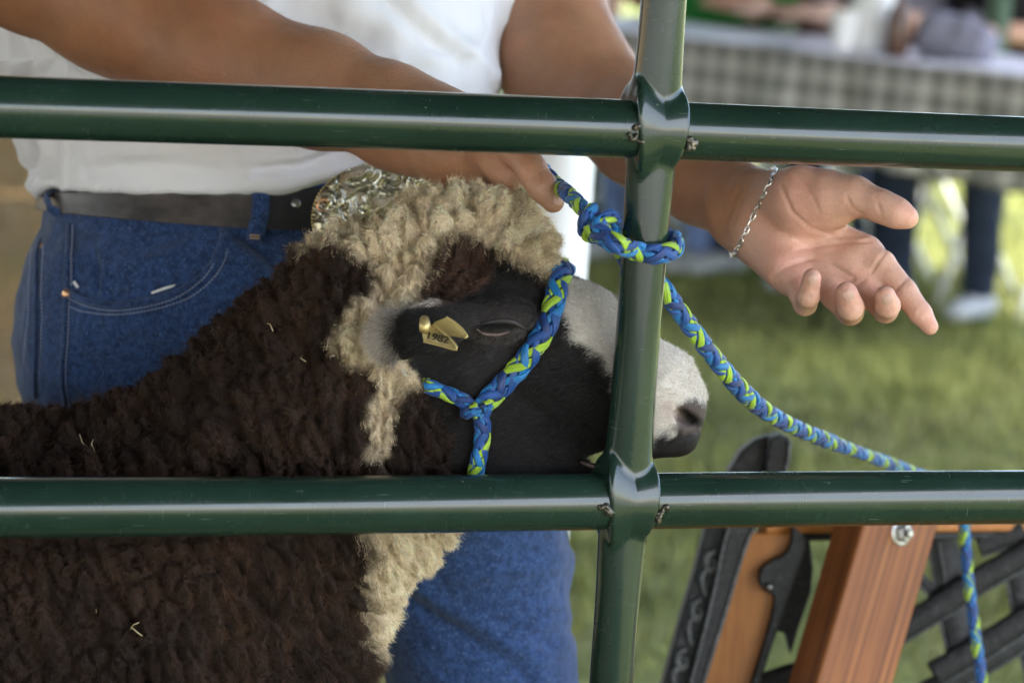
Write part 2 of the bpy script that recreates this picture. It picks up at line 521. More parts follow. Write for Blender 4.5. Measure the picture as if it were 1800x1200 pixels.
# denim: twill grain with pale flecks and worn patches
def denim(key, dk, md, lt):
    m = Mat(key, md, .88, .2)
    tw = m.noise(1, 2, .6, m.co('Object', (900, 900, 200), (0, .5, 0))); n = m.noise(13, 6, .65); f = m.noise(520, 2, .6)
    g = m.noise(150, 4, .7)
    base = m.ramp(n, [(.25, dk), (.55, md), (.85, lt)])
    c = m.mix(m.ramp(tw, [(.35, (0,) * 3), (.75, (.32,) * 3)]), base, tuple(min(1, x * 1.9 + .03) for x in lt))
    c = m.mix(m.ramp(g, [(.35, (.7,) * 3), (.6, (0,) * 3)]), c, tuple(x * .5 for x in dk))
    c = m.mix(m.ramp(f, [(.58, (0,) * 3), (.76, (.34,) * 3)]), c, (.30, .40, .60))
    m.base(c); b1 = m.bump(g, .25, .001); m.bump(tw, .35, .0009, b1); m.set(Sheen_Weight=.2)
    M[key] = m.m
denim('denim', (.010, .025, .078), (.018, .046, .135), (.036, .080, .20))
denim('denim_dark', (.012, .026, .075), (.02, .045, .125), (.035, .07, .18))
flat_mat('stitch', (.3, .34, .46), .9, .1)
flat_mat('stitch_tan', (.45, .32, .2), .9, .1)
# worn black leather
m = Mat('leather', (.06, .055, .055), .5, .4)
n = m.noise(14, 6, .65); w = m.noise(1, 4, .6, m.co('Object', (26, 26, 40)))
m.base(m.ramp(w, [(.35, (.026, .022, .021)), (.55, (.062, .052, .048)), (.75, (.115, .098, .09))]))
m.rough(m.ramp(n, [(.3, (.28,) * 3), (.7, (.5,) * 3)])); m.bump(m.noise(420, 3), .3, .0008); M['leather'] = m.m
flat_mat('leather_black', (.012, .012, .014), .5, .4, var=.4, scale=120, bump=.2)
m = Mat('buckle_silver', (.62, .58, .46), .3, .6, .75)
n = m.noise(150, 2, .5, None, 2.5); ct = m.noise(52, 0, .5, None, 1.6); e1_ = m.math('ABSOLUTE', m.math('SUBTRACT', ct, .5)); e2_ = m.math('ABSOLUTE', m.math('SUBTRACT', ct, .62)); e3_ = m.math('ABSOLUTE', m.math('SUBTRACT', ct, .38)); eng = m.math('MINIMUM', e1_, m.math('MINIMUM', e2_, e3_))
m.base(m.mix(m.ramp(eng, [(.004, (1,) * 3), (.016, (0,) * 3)]), m.ramp(m.noise(40, 2), [(.35, (.50, .44, .29)), (.6, (.68, .63, .48)), (.8, (.8, .76, .64))]), (.06, .045, .025))); m.bump(m.ramp(eng, [(.0, (0,) * 3), (.06, (1,) * 3)]), .9, .0018)
m.rough(m.ramp(m.noise(90, 3), [(.4, (.22,) * 3), (.6, (.36,) * 3)])); M['buckle_silver'] = m.m
flat_mat('brass', (.60, .46, .19), .38, .6, .55)
flat_mat('brass_old', (.36, .28, .12), .45, .5, .45, var=.4, scale=200)
flat_mat('copper', (.62, .34, .18), .3, .5, .9)
flat_mat('ink', (.02, .018, .014), .6, .2)
flat_mat('paper', (.78, .78, .78), .8, .2)
flat_mat('silver', (.82, .8, .77), .2, .5, 1.0)
flat_mat('steel', (.32, .32, .31), .3, .5, 1.0)
flat_mat('nail', (.52, .31, .24), .42, .5, var=.06)

# rope fibres: fine filaments running along each strand (strand attribute: length, across, out)
def fibre(key, c):
    m = Mat(key, c, .38, .45)
    at = m.node('ShaderNodeAttribute'); at.attribute_name = 'strand'
    mp = m.node('ShaderNodeMapping'); mp.inputs['Scale'].default_value = (60, 9.0, 2.0); m.link(at.outputs['Vector'], mp.inputs[0])
    f = m.noise(1.0, 3, .65, mp.outputs[0]); big = m.noise(90, 2)
    c1 = m.mix(m.ramp(f, [(.38, (.75,) * 3), (.5, (0,) * 3)]), c, tuple(x * .42 for x in c))
    c1 = m.mix(m.ramp(f, [(.54, (0,) * 3), (.68, (.6,) * 3)]), c1, tuple(min(1, x * 1.5 + .035) for x in c))
    m.base(m.mix(m.ramp(big, [(.4, (.4,) * 3), (.6, (0,) * 3)]), c1, tuple(x * .5 for x in c)))
    m.bump(f, .7, .0008); m.set(Sheen_Weight=.12); M[key] = m.m
fibre('fibre_blue', (.007, .075, .31)); fibre('fibre_sky', (.008, .19, .50)); fibre('fibre_navy', (.007, .038, .18)); fibre('fibre_lime', (.38, .60, .035))

# wool and hair, colours from attributes
m = Mat('fleece', (.05, .03, .02), .95, .1)
a = m.attr(); n = m.noise(240, 4, .7); g = m.noise(700, 3, .7)
m.base(m.mix(m.ramp(n, [(.3, (.55,) * 3), (.65, (0,) * 3)]), a, m.mix(1.0, a, (.45, .42, .4), 'MULTIPLY')))
b1 = m.bump(n, .9, .004); m.bump(g, .8, .002, b1); m.set(Sheen_Weight=.06)
M['fleece'] = m.m
m = Mat('wool_fibre', (.05, .03, .02), .75, .15); m.base(m.attr()); M['wool_fibre'] = m.m
m = Mat('face_skin', (.02, .02, .02), .5, .2); a = m.attr(); g = m.noise(1, 3, .7, m.co('Object', (220, 900, 900), (0, .25, 0))); m.base(a); m.rough(m.ramp(g, [(.3, (.42,) * 3), (.7, (.7,) * 3)])); m.bump(g, .7, .0016); M['face_skin'] = m.m
m = Mat('face_fibre', (.02, .02, .02), .45, .25); m.base(m.attr()); M['face_fibre'] = m.m
flat_mat('eyeball', (.012, .009, .007), .12, .6)
flat_mat('eyelid', (.030, .025, .0245), .5, .4, var=.25, scale=400)
flat_mat('eyelid_rim', (.15, .105, .098), .4, .5, var=.3, scale=500)
flat_mat('lash', (.01, .009, .009), .5, .3)
flat_mat('tongue', (.075, .048, .04), .35, .5, var=.3, scale=300, bump=.3)
flat_mat('straw', (.40, .31, .18), .7, .2)

# timber, iron
def timber(key, lo, mid, hi, axis_scale, grain):
    m = Mat(key, mid, .5, .35)
    v = m.co('Object', axis_scale); n = m.noise(1, 5, .6, v, .6); big = m.noise(9, 3)
    wv = m.node('ShaderNodeTexWave', wave_type='BANDS', bands_direction='X'); wv.inputs['Scale'].default_value = 30; wv.inputs['Distortion'].default_value = 7.0
    wv.inputs['Detail'].default_value = 3; wv.inputs['Detail Scale'].default_value = .6
    m.link(m.co('Object', (1.15, 1.15, .05)), wv.inputs['Vector'])
    c = m.ramp(n, [(.28, lo), (.5, mid), (.75, hi)])
    g2 = m.math('MULTIPLY', wv.outputs['Fac'], m.noise(1, 3, .6, m.co('Object', (40, 40, 3.0))))
    c = m.mix(m.ramp(g2, [(.36, (0,) * 3), (.62, (grain * 1.3,) * 3)]), c, tuple(x * .4 for x in lo))
    m.base(m.mix(m.ramp(big, [(.35, (.35,) * 3), (.65, (0,) * 3)]), c, lo)); m.bump(n, .25, .001); M[key] = m.m
timber('stained_fir', (.115, .033, .008), (.24, .080, .019), (.32, .125, .035), (150, 150, 2.2), .55)
timber('orange_slat', (.28, .095, .013), (.37, .14, .022), (.43, .175, .036), (60, 60, 6), .12)
m = Mat('cast_iron', (.02, .021, .022), .55, .3); n = m.noise(160, 5, .7)
m.base(m.ramp(n, [(.35, (.008, .0083, .0087)), (.58, (.022, .023, .023)), (.75, (.085, .09, .09))])); m.bump(n, .5, .0015); M['cast_iron'] = m.m

m = Mat('iron_wear_highlight', (.07, .075, .073), .5, .4); n = m.noise(180, 4, .7)
m.base(m.ramp(n, [(.35, (.03, .032, .032)), (.6, (.085, .09, .088)), (.8, (.2, .21, .2))])); m.bump(n, .4, .001); M['iron_wear_highlight'] = m.m  # pale worn iron, also used to paint the highlight on lattice bars

# ground, tent, table
m = Mat('lawn', (.1, .12, .04), .95, .1)
v = m.co('Object'); a = m.noise(.9, 5, .6, v); b = m.noise(3.2, 6, .65, v); c = m.noise(60, 4, .7, v)
g = m.ramp(b, [(.28, (.095, .115, .034)), (.5, (.205, .23, .078)), (.72, (.34, .335, .15))])
dry = m.ramp(c, [(.3, (.34, .22, .10)), (.7, (.54, .37, .19))])
sx = m.node('ShaderNodeSeparateXYZ'); m.link(v, sx.inputs[0])
left = m.math('MULTIPLY_ADD', sx.outputs[0], -.95, -.12)
dm = m.math('ADD', left, m.math('MULTIPLY_ADD', a, 2.6, -1.3))
dmc = m.node('ShaderNodeClamp'); m.link(dm, dmc.inputs[0])
m.base(m.mix(dmc.outputs[0], g, dry)); m.bump(c, .8, .02); M['lawn'] = m.m
m = Mat('grass_blade', (.1, .13, .03), .7, .2); m.base(m.attr()); M['grass_blade'] = m.m
flat_mat('gravel', (.30, .285, .26), .9, .2, var=.25, scale=30)  # for the unseen ground added behind the camera
flat_mat('white_pole', (.8, .79, .78), .45, .4, var=.04, scale=8)
m = Mat('canopy_vinyl', (.035, .04, .035), .8, .2); tr = m.node('ShaderNodeBsdfTranslucent'); tr.inputs[0].default_value = (.3, .32, .28, 1)
mx = m.node('ShaderNodeMixShader'); mx.inputs[0].default_value = .04
m.link(m.b.outputs[0], mx.inputs[1]); m.link(tr.outputs[0], mx.inputs[2]); m.link(mx.outputs[0], m.n['Material Output'].inputs[0]); M['canopy_vinyl'] = m.m
# chequered vinyl cloth (dark bands crossing a pale ground)
m = Mat('chequered_cloth', (.5, .5, .48), .6, .3)
v = m.co('Object'); sp = m.node('ShaderNodeSeparateXYZ'); m.link(v, sp.inputs[0])
def stripe(sock, freq, lo):
    f = m.math('FRACT', m.math('MULTIPLY', sock, freq)); return m.math('GREATER_THAN', f, lo)
bx = stripe(sp.outputs[0], 15.0, .55); bz = stripe(sp.outputs[2], 15.0, .55); by = stripe(sp.outputs[1], 15.0, .55)
bb = m.math('MAXIMUM', bz, 0.0)
sumc = m.math('ADD', bx, bz)
c = m.ramp(m.math('MULTIPLY', sumc, .5), [(0, (.38, .37, .35)), (.5, (.24, .23, .215)), (1, (.11, .112, .10))])
m.base(c); M['chequered_cloth'] = m.m
flat_mat('white_vinyl', (.72, .71, .75), .4, .4, var=.06, scale=5)
flat_mat('cloth_green', (.03, .24, .055), .9, .2, var=.3, scale=8); flat_mat('cloth_grey', (.2, .2, .25), .9, .2, var=.2, scale=9)
flat_mat('cloth_maroon', (.06, .015, .02), .9, .2, var=.3, scale=8); flat_mat('jeans_far', (.02, .028, .05), .9, .2, var=.3, scale=12)
flat_mat('cloth_black', (.014, .013, .015), .9, .2, var=.3, scale=8); flat_mat('cloth_purple', (.035, .02, .045), .9, .2, var=.3, scale=8)
flat_mat('jeans_pale', (.13, .18, .34), .9, .2, var=.3, scale=12)
flat_mat('skin_tan', (.42, .24, .16), .55, .3, var=.08); flat_mat('skin_pale', (.62, .42, .32), .55, .3, var=.08)
flat_mat('hair_brown', (.03, .02, .014), .7, .3); flat_mat('shoe_grey', (.34, .35, .36), .7, .3)
flat_mat('plastic_white', (.75, .75, .74), .4, .4, var=.05); flat_mat('dark_drink', (.07, .03, .015), .3, .5)
flat_mat('pole_green', (.014, .05, .016), .4, .5, var=.3)
flat_mat('boot_brown', (.07, .035, .018), .5, .4)

# ------------------------------------------------------------------ the setting
def ground_pt(px, py):
    v = dirof(px, py); return CAM + v * (-CAM[2] / v[2])

bag = Bag(); S = 900.0; n = 60
gx = np.concatenate([-np.geomspace(S, 8, 24), np.linspace(-7, 7, 40), np.geomspace(8, S, 24)])
gy = np.concatenate([-np.geomspace(S, 6, 24), np.linspace(-5, 16, 60), np.geomspace(17, S, 24)])
X, Y = np.meshgrid(gx, gy, indexing='ij'); P = np.stack([X.ravel(), Y.ravel(), np.zeros(X.size)], 1)
P[:, 2] = np.where((np.abs(P[:, 0]) < 12) & (np.abs(P[:, 1]) < 20), .012 * (fbm(P * .9, 5) - .6), -.01)
i, j = np.meshgrid(np.arange(len(gx) - 1), np.arange(len(gy) - 1), indexing='ij'); k = len(gy)
q = np.stack([i * k + j, (i + 1) * k + j, (i + 1) * k + j + 1, i * k + j + 1], -1).reshape(-1, 4)
g = mesh_np('ground', P, q, None, M['lawn']); tag(g, kind='structure')

# short grass: blades over the part of the lawn the lens can see
nb = 60000
u = rng.random(nb); d = 4.0 + 9.0 * u ** 0.8
px = rng.uniform(-150, 2050, nb); v = (px - 900) / FPX
x = v * d * 1.04 + d * .0; y = d.copy()
base = np.stack([x, y, np.full(nb, -.012)], 1)
ang = rng.uniform(0, 6.28, nb); ln = rng.uniform(.025, .06, nb) * (1 + .5 * vnoise(base * 2.0, 3)); wd = rng.uniform(.0025, .005, nb)
dx = np.stack([np.cos(ang), np.sin(ang), np.zeros(nb)], 1); lean = np.stack([-np.sin(ang), np.cos(ang), np.zeros(nb)], 1) * (ln * rng.uniform(.1, .8, nb))[:, None]
V = np.stack([base - dx * wd[:, None], base + dx * wd[:, None], base + lean + np.array([0, 0, 1.0]) * ln[:, None]], 1).reshape(-1, 3)
t = np.arange(nb * 3).reshape(-1, 3)
gn = vnoise(base * 1.3, 9); dry = sstep(-.1, .9, -.95 * base[:, 0] - .1 + .8 * gn + .35 * rng.standard_normal(nb) * .5)
gc = np.array([.20, .215, .064])[None] * (1 + .6 * rng.standard_normal(nb)[:, None] * .5 + .5 * gn[:, None]); gc = np.clip(gc, .03, .4)
gc = gc * (1 - dry[:, None]) + dry[:, None] * np.array([.46, .31, .14]) * rng.uniform(.7, 1.2, nb)[:, None]
gr = mesh_np('grass', V, None, t, M['grass_blade'], None, False, np.repeat(gc, 3, 0))
tag(gr, 'short patchy green lawn grass behind the pen fence', 'grass', kind='stuff')

# ---- tent: unseen dark roof on poles, inferred and shaped for the light, everything in view stands in its shade
pole_base = ground_pt(900, 1000) * 0
pv = W(976, 400, 3.55)
TX0, TX1, TY0, TY1, TZ = -9.0, 2.35, -4.2, 7.4, 2.75
tent = empty('tent', (pv[0], pv[1], 0), 'shade tent whose white pole stands behind the person and the sheep', 'tent')
def pole(x, y):
    zz = np.array([(-.02), .02, .03, 1.2, 2.6, 3.0]); rr = np.array([.085, .085, .043, .043, .043, .043])
    Vv, qq, tt = tube(np.stack([np.full(6, x), np.full(6, y), zz], 1), rr, 28)
    return mesh_np('pole', Vv, qq, tt, M['white_pole'], tent)
pole(pv[0], pv[1])
for x, y in ((TX0 + .1, TY0 + .1), (TX1 - .1, TY0 + .1), (TX0 + .1, TY1 - .1), (TX1 - .1, TY1 - .1)): pole(x, y)
nx, ny = 36, 36
xs = np.linspace(TX0, TX1, nx); ys = np.linspace(TY0, TY1, ny); X, Y = np.meshgrid(xs, ys, indexing='ij')
rx = 1 - np.abs(2 * (X - TX0) / (TX1 - TX0) - 1); ry = 1 - np.abs(2 * (Y - TY0) / (TY1 - TY0) - 1)
Z = TZ + 1.3 * np.minimum(rx, ry) ** 1.15 + .02 * np.sin(X * 3.1) * np.sin(Y * 2.7)
P = np.stack([X.ravel(), Y.ravel(), Z.ravel()], 1)
i, j = np.meshgrid(np.arange(nx - 1), np.arange(ny - 1), indexing='ij'); q = np.stack([i * ny + j, (i + 1) * ny + j, (i + 1) * ny + j + 1, i * ny + j + 1], -1).reshape(-1, 4)
c = mesh_np('canopy', P, q, None, M['canopy_vinyl'], tent)
sm = c.modifiers.new('thickness', 'SOLIDIFY'); sm.thickness = .004
# unseen valance round the eaves, front drop deepened to narrow the rail highlights
bag = Bag()
def valance(a, b, deep=.22):
    n = 60; t = np.linspace(0, 1, n)[:, None]; Pp = np.asarray(a) * (1 - t) + np.asarray(b) * t
    lowz = deep + .05 * np.abs(np.sin(t * 30)); Q2 = Pp - np.concatenate([np.zeros((n, 2)), lowz], 1)
    Vv = np.vstack([Pp, Q2]); k = np.arange(n - 1); bag.add(Vv, np.stack([k, k + 1, n + k + 1, n + k], 1))
zc = TZ
valance((TX0, TY0, zc), (TX1, TY0, zc), .8); valance((TX1, TY0, zc), (TX1, TY1, zc)); valance((TX1, TY1, zc), (TX0, TY1, zc)); valance((TX0, TY1, zc), (TX0, TY0, zc))
o = bag.build('valance', M['canopy_vinyl'], tent); sm = o.modifiers.new('thickness', 'SOLIDIFY'); sm.thickness = .003

# pale gravel yard added out of view behind the camera to brighten the rail highlights
yard = mesh_np('gravel_bounce', [(-40, -2.6, .006), (-40, -45, .006), (40, -45, .006), (40, -2.6, .006)], [(0, 1, 2, 3)], None, M['gravel'], None, False); tag(yard, kind='structure')
# second tent, out of view, added to shade the lawn farther back on the left
t2 = empty('tent', (-2.0, 13.5, 0), 'unseen second tent added to shade the lawn behind the seated people', 'tent')
X0, X1, Y0, Y1 = -12.0, 1.75, 7.43, 15.5
xs = np.linspace(X0, X1, 20); ys = np.linspace(Y0, Y1, 20); X, Y = np.meshgrid(xs, ys, indexing='ij')
rx = 1 - np.abs(2 * (X - X0) / (X1 - X0) - 1); ry = 1 - np.abs(2 * (Y - Y0) / (Y1 - Y0) - 1)
P = np.stack([X.ravel(), Y.ravel(), (TZ + 1.1 * np.minimum(rx, ry)).ravel()], 1)
i, j = np.meshgrid(np.arange(19), np.arange(19), indexing='ij'); q = np.stack([i * 20 + j, (i + 1) * 20 + j, (i + 1) * 20 + j + 1, i * 20 + j + 1], -1).reshape(-1, 4)
c = mesh_np('canopy', P, q, None, M['canopy_vinyl'], t2); sm = c.modifiers.new('thickness', 'SOLIDIFY'); sm.thickness = .004
for x, y in ((X0 + .1, Y0 + .1), (X1 - .1, Y1 - .1), (X0 + .1, Y1 - .1), (X1 - .08, Y0 + .1)):
    zz = np.array([-.02, .02, .03, 1.2, 2.75]); rr = np.array([.085, .085, .04, .04, .04]); Vv, qq, tt = tube(np.stack([np.full(5, x), np.full(5, y), zz], 1), rr, 20); mesh_np('pole', Vv, qq, tt, M['white_pole'], t2)

# ---- long table under a chequered cloth, far behind
TT = .74
def plane_pt(px, py, z):
    v = dirof(px, py); return CAM + v * ((z - CAM[2]) / v[2])
A = plane_pt(1040, 50, TT); Bq = plane_pt(1800, 137, TT)
td, tu, ts_ = frame_from((Bq - A) * [1, 1, 0])
tn = np.cross(np.array([0, 0, 1.0]), td)                      # away from the camera
T0 = A - td * .25; TL = np.linalg.norm((Bq - A)[:2]) + .75; TW = .62
table = empty('long_table', (*(T0 + td * TL / 2 + tn * TW / 2)[:2], 0), 'long table with white top and grey chequered skirt in the blurred background', 'table')
table.rotation_euler = (0, 0, math.atan2(td[1], td[0])); bpy.context.view_layer.update()
def tl(u, v, z): return T0 + td * u + tn * v + np.array([0, 0, z - T0[2]])
def local_mesh(name, V, q, mat, root, smooth=True, t=None):
    Mi = np.array(root.matrix_world.inverted()); Vl = np.asarray(V) @ Mi[:3, :3].T + Mi[:3, 3]
    o = mesh_np(name, Vl, q, t, mat, None, smooth); o.parent = root; return o
ax = np.array([td, tn, [0, 0, 1]])
bg_ = Bag(); bg_.box(tl(TL / 2, TW / 2, TT - .02), ax, (TL / 2, TW / 2, .015)); o = local_mesh('tabletop', np.vstack(bg_.V), np.vstack(bg_.Q), M['plastic_white'], table, False)
def wav(u, ph): return .026 * np.sin(u * 17 + ph) + .016 * np.sin(u * 41 + ph + 2 * np.sin(u * 5))
nu = 120; us = np.linspace(-.01, TL + .01, nu)
def skirt(v0, sgn, drop):
    rows = []
    for f in np.linspace(0, 1, 8):
        rows.append(np.array([tl(u, v0 + sgn * (.012 + f * (.012 + wav(u, 1.3 * sgn))), TT + .004 - f * (drop + .012 * math.sin(u * 5))) for u in us]))
    Vv = np.vstack(rows); i, j = np.meshgrid(np.arange(7), np.arange(nu - 1), indexing='ij')
    return Vv, np.stack([i * nu + j, i * nu + j + 1, (i + 1) * nu + j + 1, (i + 1) * nu + j], -1).reshape(-1, 4)
b2 = Bag(); b2.add(*skirt(0, -1, .275)); b2.add(*skirt(TW, 1, .275))
o = local_mesh('skirt', np.vstack(b2.V), np.vstack(b2.Q), M['chequered_cloth'], table); sm = o.modifiers.new('thickness', 'SOLIDIFY'); sm.thickness = .002
nv = 14; vs = np.linspace(-.014, TW + .014, nv)
Vv = np.array([tl(u, v, TT + .006 + .004 * math.sin(u * 9 + v * 14) + .003 * math.sin(u * 23 - v * 31)) for u in us for v in vs])
i, j = np.meshgrid(np.arange(nu - 1), np.arange(nv - 1), indexing='ij'); q = np.stack([i * nv + j, (i + 1) * nv + j, (i + 1) * nv + j + 1, i * nv + j + 1], -1).reshape(-1, 4)
o = local_mesh('cloth_top', Vv, q, M['white_vinyl'], table); sm = o.modifiers.new('thickness', 'SOLIDIFY'); sm.thickness = .002
def leg_u(px, vv=0.0, py=60):      # position along the table, vv metres behind its front edge, seen at that pixel
    v = dirof(px, py); a = np.array([[v[0], -td[0]], [v[1], -td[1]]]); s = np.linalg.solve(a, (T0 + tn * vv - CAM)[:2]); return s[1]
for pxl in (1110, 1450, 1850):
    for vv in (.08, TW - .08):
        uu = min(leg_u(pxl, vv, 400), TL - .05); Vv, qq, tt = tube(np.array([tl(uu, vv, 0), tl(uu, vv, .35), tl(uu, vv, TT - .03)]), .014, 12); local_mesh('leg', Vv, qq, M['steel'], table, True, tt)

# ---- people seated behind the table
def seated(pxs, shirt, skinm, trousers, label, reach=.3, ex=0.0, lean=0.0, handz=.02, back=.42, chair=''):
    u = leg_u(pxs, TW + back, 20); root_p = tl(u, TW + back, 0)
    root = empty('person', (root_p[0], root_p[1], 0), label, 'person', 'people seated at the long table')
    fw = -tn; rt = td; up = np.array([0, 0, 1.0])
    def L(x, y, z): return root_p * [1, 1, 0] + rt * x + fw * y + up * z
    body = Sdf()
    body.limb_w(L(0, 0, .5), L(0, .06 + lean, .98), .12, .13, .03).limb_w(L(-.16, .05 + lean, 1.02), L(.16, .05 + lean, 1.02), .06, .06, .05)
    body.limb_w(L(0, .06 + lean, 1.05), L(0, .08 + lean, 1.16), .055, .05, .03).ell_w(L(0, .1 + lean, 1.27), (.075, .095, .115), np.array([rt, fw, up]), .02)
    body.ell_w(L(0, .195 + lean, 1.26), (.014, .02, .02), np.array([rt, fw, up]), .015)
    for sx in (-1, 1):
        hx = sx * (.1 + ex); el = L(sx * .27, .12 + lean * .6, .80)
        hand = L(hx, .18 + reach, (TT + .045 + handz) if back < .6 else .60)
        body.limb_w(L(sx * .19, .05 + lean, 1.0), el, .05, .042, .03).limb_w(el, hand, .042, .028, .02)
        body.limb_w(hand, hand + fw * .05 - up * .005, .03, .026, .015)
        for f in range(4):
            b0 = hand + fw * .06 + rt * (f - 1.5) * .02; body.limb_w(b0, b0 + fw * (.06 - .008 * abs(f - 1.4)) - up * .012, .0095, .008, .006)
        b0 = hand + fw * .02 - rt * sx * .03; body.limb_w(b0, b0 + fw * .045 - rt * sx * .02, .011, .009, .008)
    V, Q, N = body.mesh(.011, L(0, 0, 0) - [.8, .8, -.3], L(0, 0, 0) + [.8, .9, 1.45], project=1)
    mesh_np('body', V, Q, None, skinm, root, True, None, N)
    sh = Sdf(); sh.limb_w(L(0, 0, .47), L(0, .06 + lean, .98), .15, .155, .03).limb_w(L(-.17, .05 + lean, 1.0), L(.17, .05 + lean, 1.0), .075, .075, .06)
    for sx in (-1, 1): sh.limb_w(L(sx * .19, .05 + lean, 1.0), L(sx * .255, .105 + lean * .7, .85), .066, .062, .03)
    V, Q, N = sh.mesh(.012, L(0, 0, 0) - [.7, .7, -.25], L(0, 0, 0) + [.7, .7, 1.2], project=1)
    mesh_np('shirt', V + N * (.008 * fbm(V * 9, 4))[:, None], Q, None, shirt, root)
    tr = Sdf()
    for sx in (-1, 1):
        tr.limb_w(L(sx * .09, 0, .5), L(sx * .15, .42, .5), .095, .07, .05).limb_w(L(sx * .15, .42, .49), L(sx * .15, .38, .1), .065, .05, .03)
    V, Q, N = tr.mesh(.012, L(0, 0, 0) - [.7, .8, -.0], L(0, 0, 0) + [.7, .8, .8], project=1)
    mesh_np('trousers', V + N * (.006 * fbm(V * 11, 6))[:, None], Q, None, trousers, root)
    for sx in (-1, 1):
        s_ = Sdf(); s_.limb_w(L(sx * .15, .36, .045), L(sx * .16, .52, .035), .045, .035, .02, .8, up)
        V, Q, N = s_.mesh(.008, L(sx * .15, .44, 0) - [.2, .2, .02], L(sx * .15, .44, 0) + [.2, .2, .2], project=1); mesh_np('shoe', V, Q, None, M['shoe_grey'], root)
    hr = Sdf(); hr.ell_w(L(0, .08 + lean, 1.31), (.085, .1, .1), np.array([rt, fw, up]), .01)
    V, Q, N = hr.mesh(.012, L(0, 0, 1.05) - .5, L(0, 0, 1.3) + .5, project=1); mesh_np('hair', V + N * (.006 * fbm(V * 40, 8))[:, None], Q, None, M['hair_brown'], root)
    # folding chair: seat, back, four legs
    cr = empty('folding_chair', L(0, -.02, 0), 'white folding chair under the ' + chair, 'chair', 'folding chairs at the long table')
    axs = np.array([rt, fw, up])
    Bag().box(L(0, .05, .40), axs, (.2, .2, .012)).build('seat', M['plastic_white'], cr, False)
    Bag().box(L(0, -.2, .72), axs, (.2, .012, .1)).build('backrest', M['plastic_white'], cr, False)
    for sx in (-1, 1):
        for a, b in ((L(sx * .215, .25, 0), L(sx * .215, -.2, .84)), (L(sx * .215, -.22, 0), L(sx * .215, .2, .42))):
            Vv, qq, tt = tube(np.array([a, (a + b) / 2, b]), .012, 10); mesh_np('leg', Vv, qq, tt, M['plastic_white'], cr)
    return root
seated(1315, M['cloth_green'], M['skin_tan'], M['jeans_pale'], 'blurred person in green shirt leaning on the long table', .16, .06, .14, .03, .42, 'green shirted person at the long table')
seated(1505, M['cloth_maroon'], M['skin_pale'], M['jeans_far'], 'blurred person in dark maroon shirt seated at the long table', .22, -.02, .02, .02, .45, 'maroon shirted person at the long table')
seated(1655, M['cloth_grey'], M['skin_pale'], M['jeans_far'], 'blurred person in grey shirt seated at the long table', .24, .02, .14, .03, .42, 'grey shirted person at the long table')
seated(1800, M['cloth_black'], M['skin_tan'], M['jeans_far'], 'blurred person in black shirt at the right end of the long table', .2, .02, .1, .02, .44, 'black shirted person at the right end')
seated(1225, M['cloth_black'], M['skin_pale'], M['jeans_far'], 'blurred person in black seated in the back row behind the green shirt', .2, 0, 0, 0, 1.25, 'person in the back row behind the green shirt')
seated(1440, M['cloth_purple'], M['skin_tan'], M['jeans_far'], 'blurred person in dark purple seated in the back row', .2, 0, 0, 0, 1.3, 'purple shirted person in the back row')
seated(1590, M['cloth_black'], M['skin_tan'], M['jeans_far'], 'blurred person in black seated in the back row near the grey shirt', .2, 0, 0, 0, 1.25, 'person in the back row near the grey shirt')
0 and seated(1730, M['cloth_maroon'], M['skin_tan'], M['jeans_far'], 'blurred person in maroon seated in the back row behind the green post', .2, 0, 0, 0, 1.3, 'person in the back row behind the green post')
# things on the table
def lathe(name, c, prof, mat, label, cat, group=None):
    zz = np.array([p[1] for p in prof]); rr = np.array([max(p[0], 1e-4) for p in prof])
    Vv, qq, tt = tube(np.stack([np.full(len(zz), c[0]), np.full(len(zz), c[1]), c[2] + zz], 1), rr, 24)
    o = mesh_np(name, Vv, qq, tt, mat); tag(o, label, cat, group); return o
def on_table(px, v): 
    return tl(leg_u(px, v), v, TT + .01)
cup = [(.028, 0), (.03, .004), (.038, .1), (.04, .104), (.036, .104), (.034, .095), (.0, .094)]
lathe('paper_cup', on_table(1483, .12), cup, M['plastic_white'], 'white paper cup on the table before the dark shirted person', 'cup')
lathe('jug', on_table(1535, .2), [(.06, 0), (.065, .01), (.065, .13), (.045, .17), (.02, .19), (.02, .215), (.0, .215)], M['plastic_white'], 'white plastic jug on the long table', 'jug')
lathe('drink_bottle', on_table(1578, .14), [(.03, 0), (.032, .005), (.032, .1), (.012, .15), (.012, .18), (0, .18)], M['dark_drink'], 'dark brown drink bottle on the long table', 'bottle')
# rumpled grey bag on the table
bsd = Sdf(); c0 = on_table(1640, .2)
bsd.limb_w(c0 + [0, 0, .05], c0 + td * .14 + [0, 0, .045], .055, .05, .03).limb_w(c0 + [0, 0, .09], c0 + td * .1 + [0, 0, .1], .03, .025, .03)
V, Q, N = bsd.mesh(.006, c0 - .2, c0 + .4, project=1); V = V + N * (.01 * fbm(V * 22, 3))[:, None]; V[:, 2] = np.maximum(V[:, 2], TT + .011)
tag(mesh_np('cloth_bag', V, Q, None, M['cloth_grey']), 'rumpled grey cloth bag lying on the long table', 'bag')
# green steel post by the table
gp = tl(leg_u(1752, TW + .06, 60), TW + .06, 0); zz = np.array([0, .02, .021, 1.0, 2.2]); rr = np.array([.06, .06, .034, .034, .034])
Vv, qq, tt = tube(np.stack([np.full(5, gp[0]), np.full(5, gp[1]), zz], 1), rr, 24)
tag(mesh_np('green_post', Vv, qq, tt, M['pole_green']), 'dark green steel post standing just behind the long table, blurred', 'post')
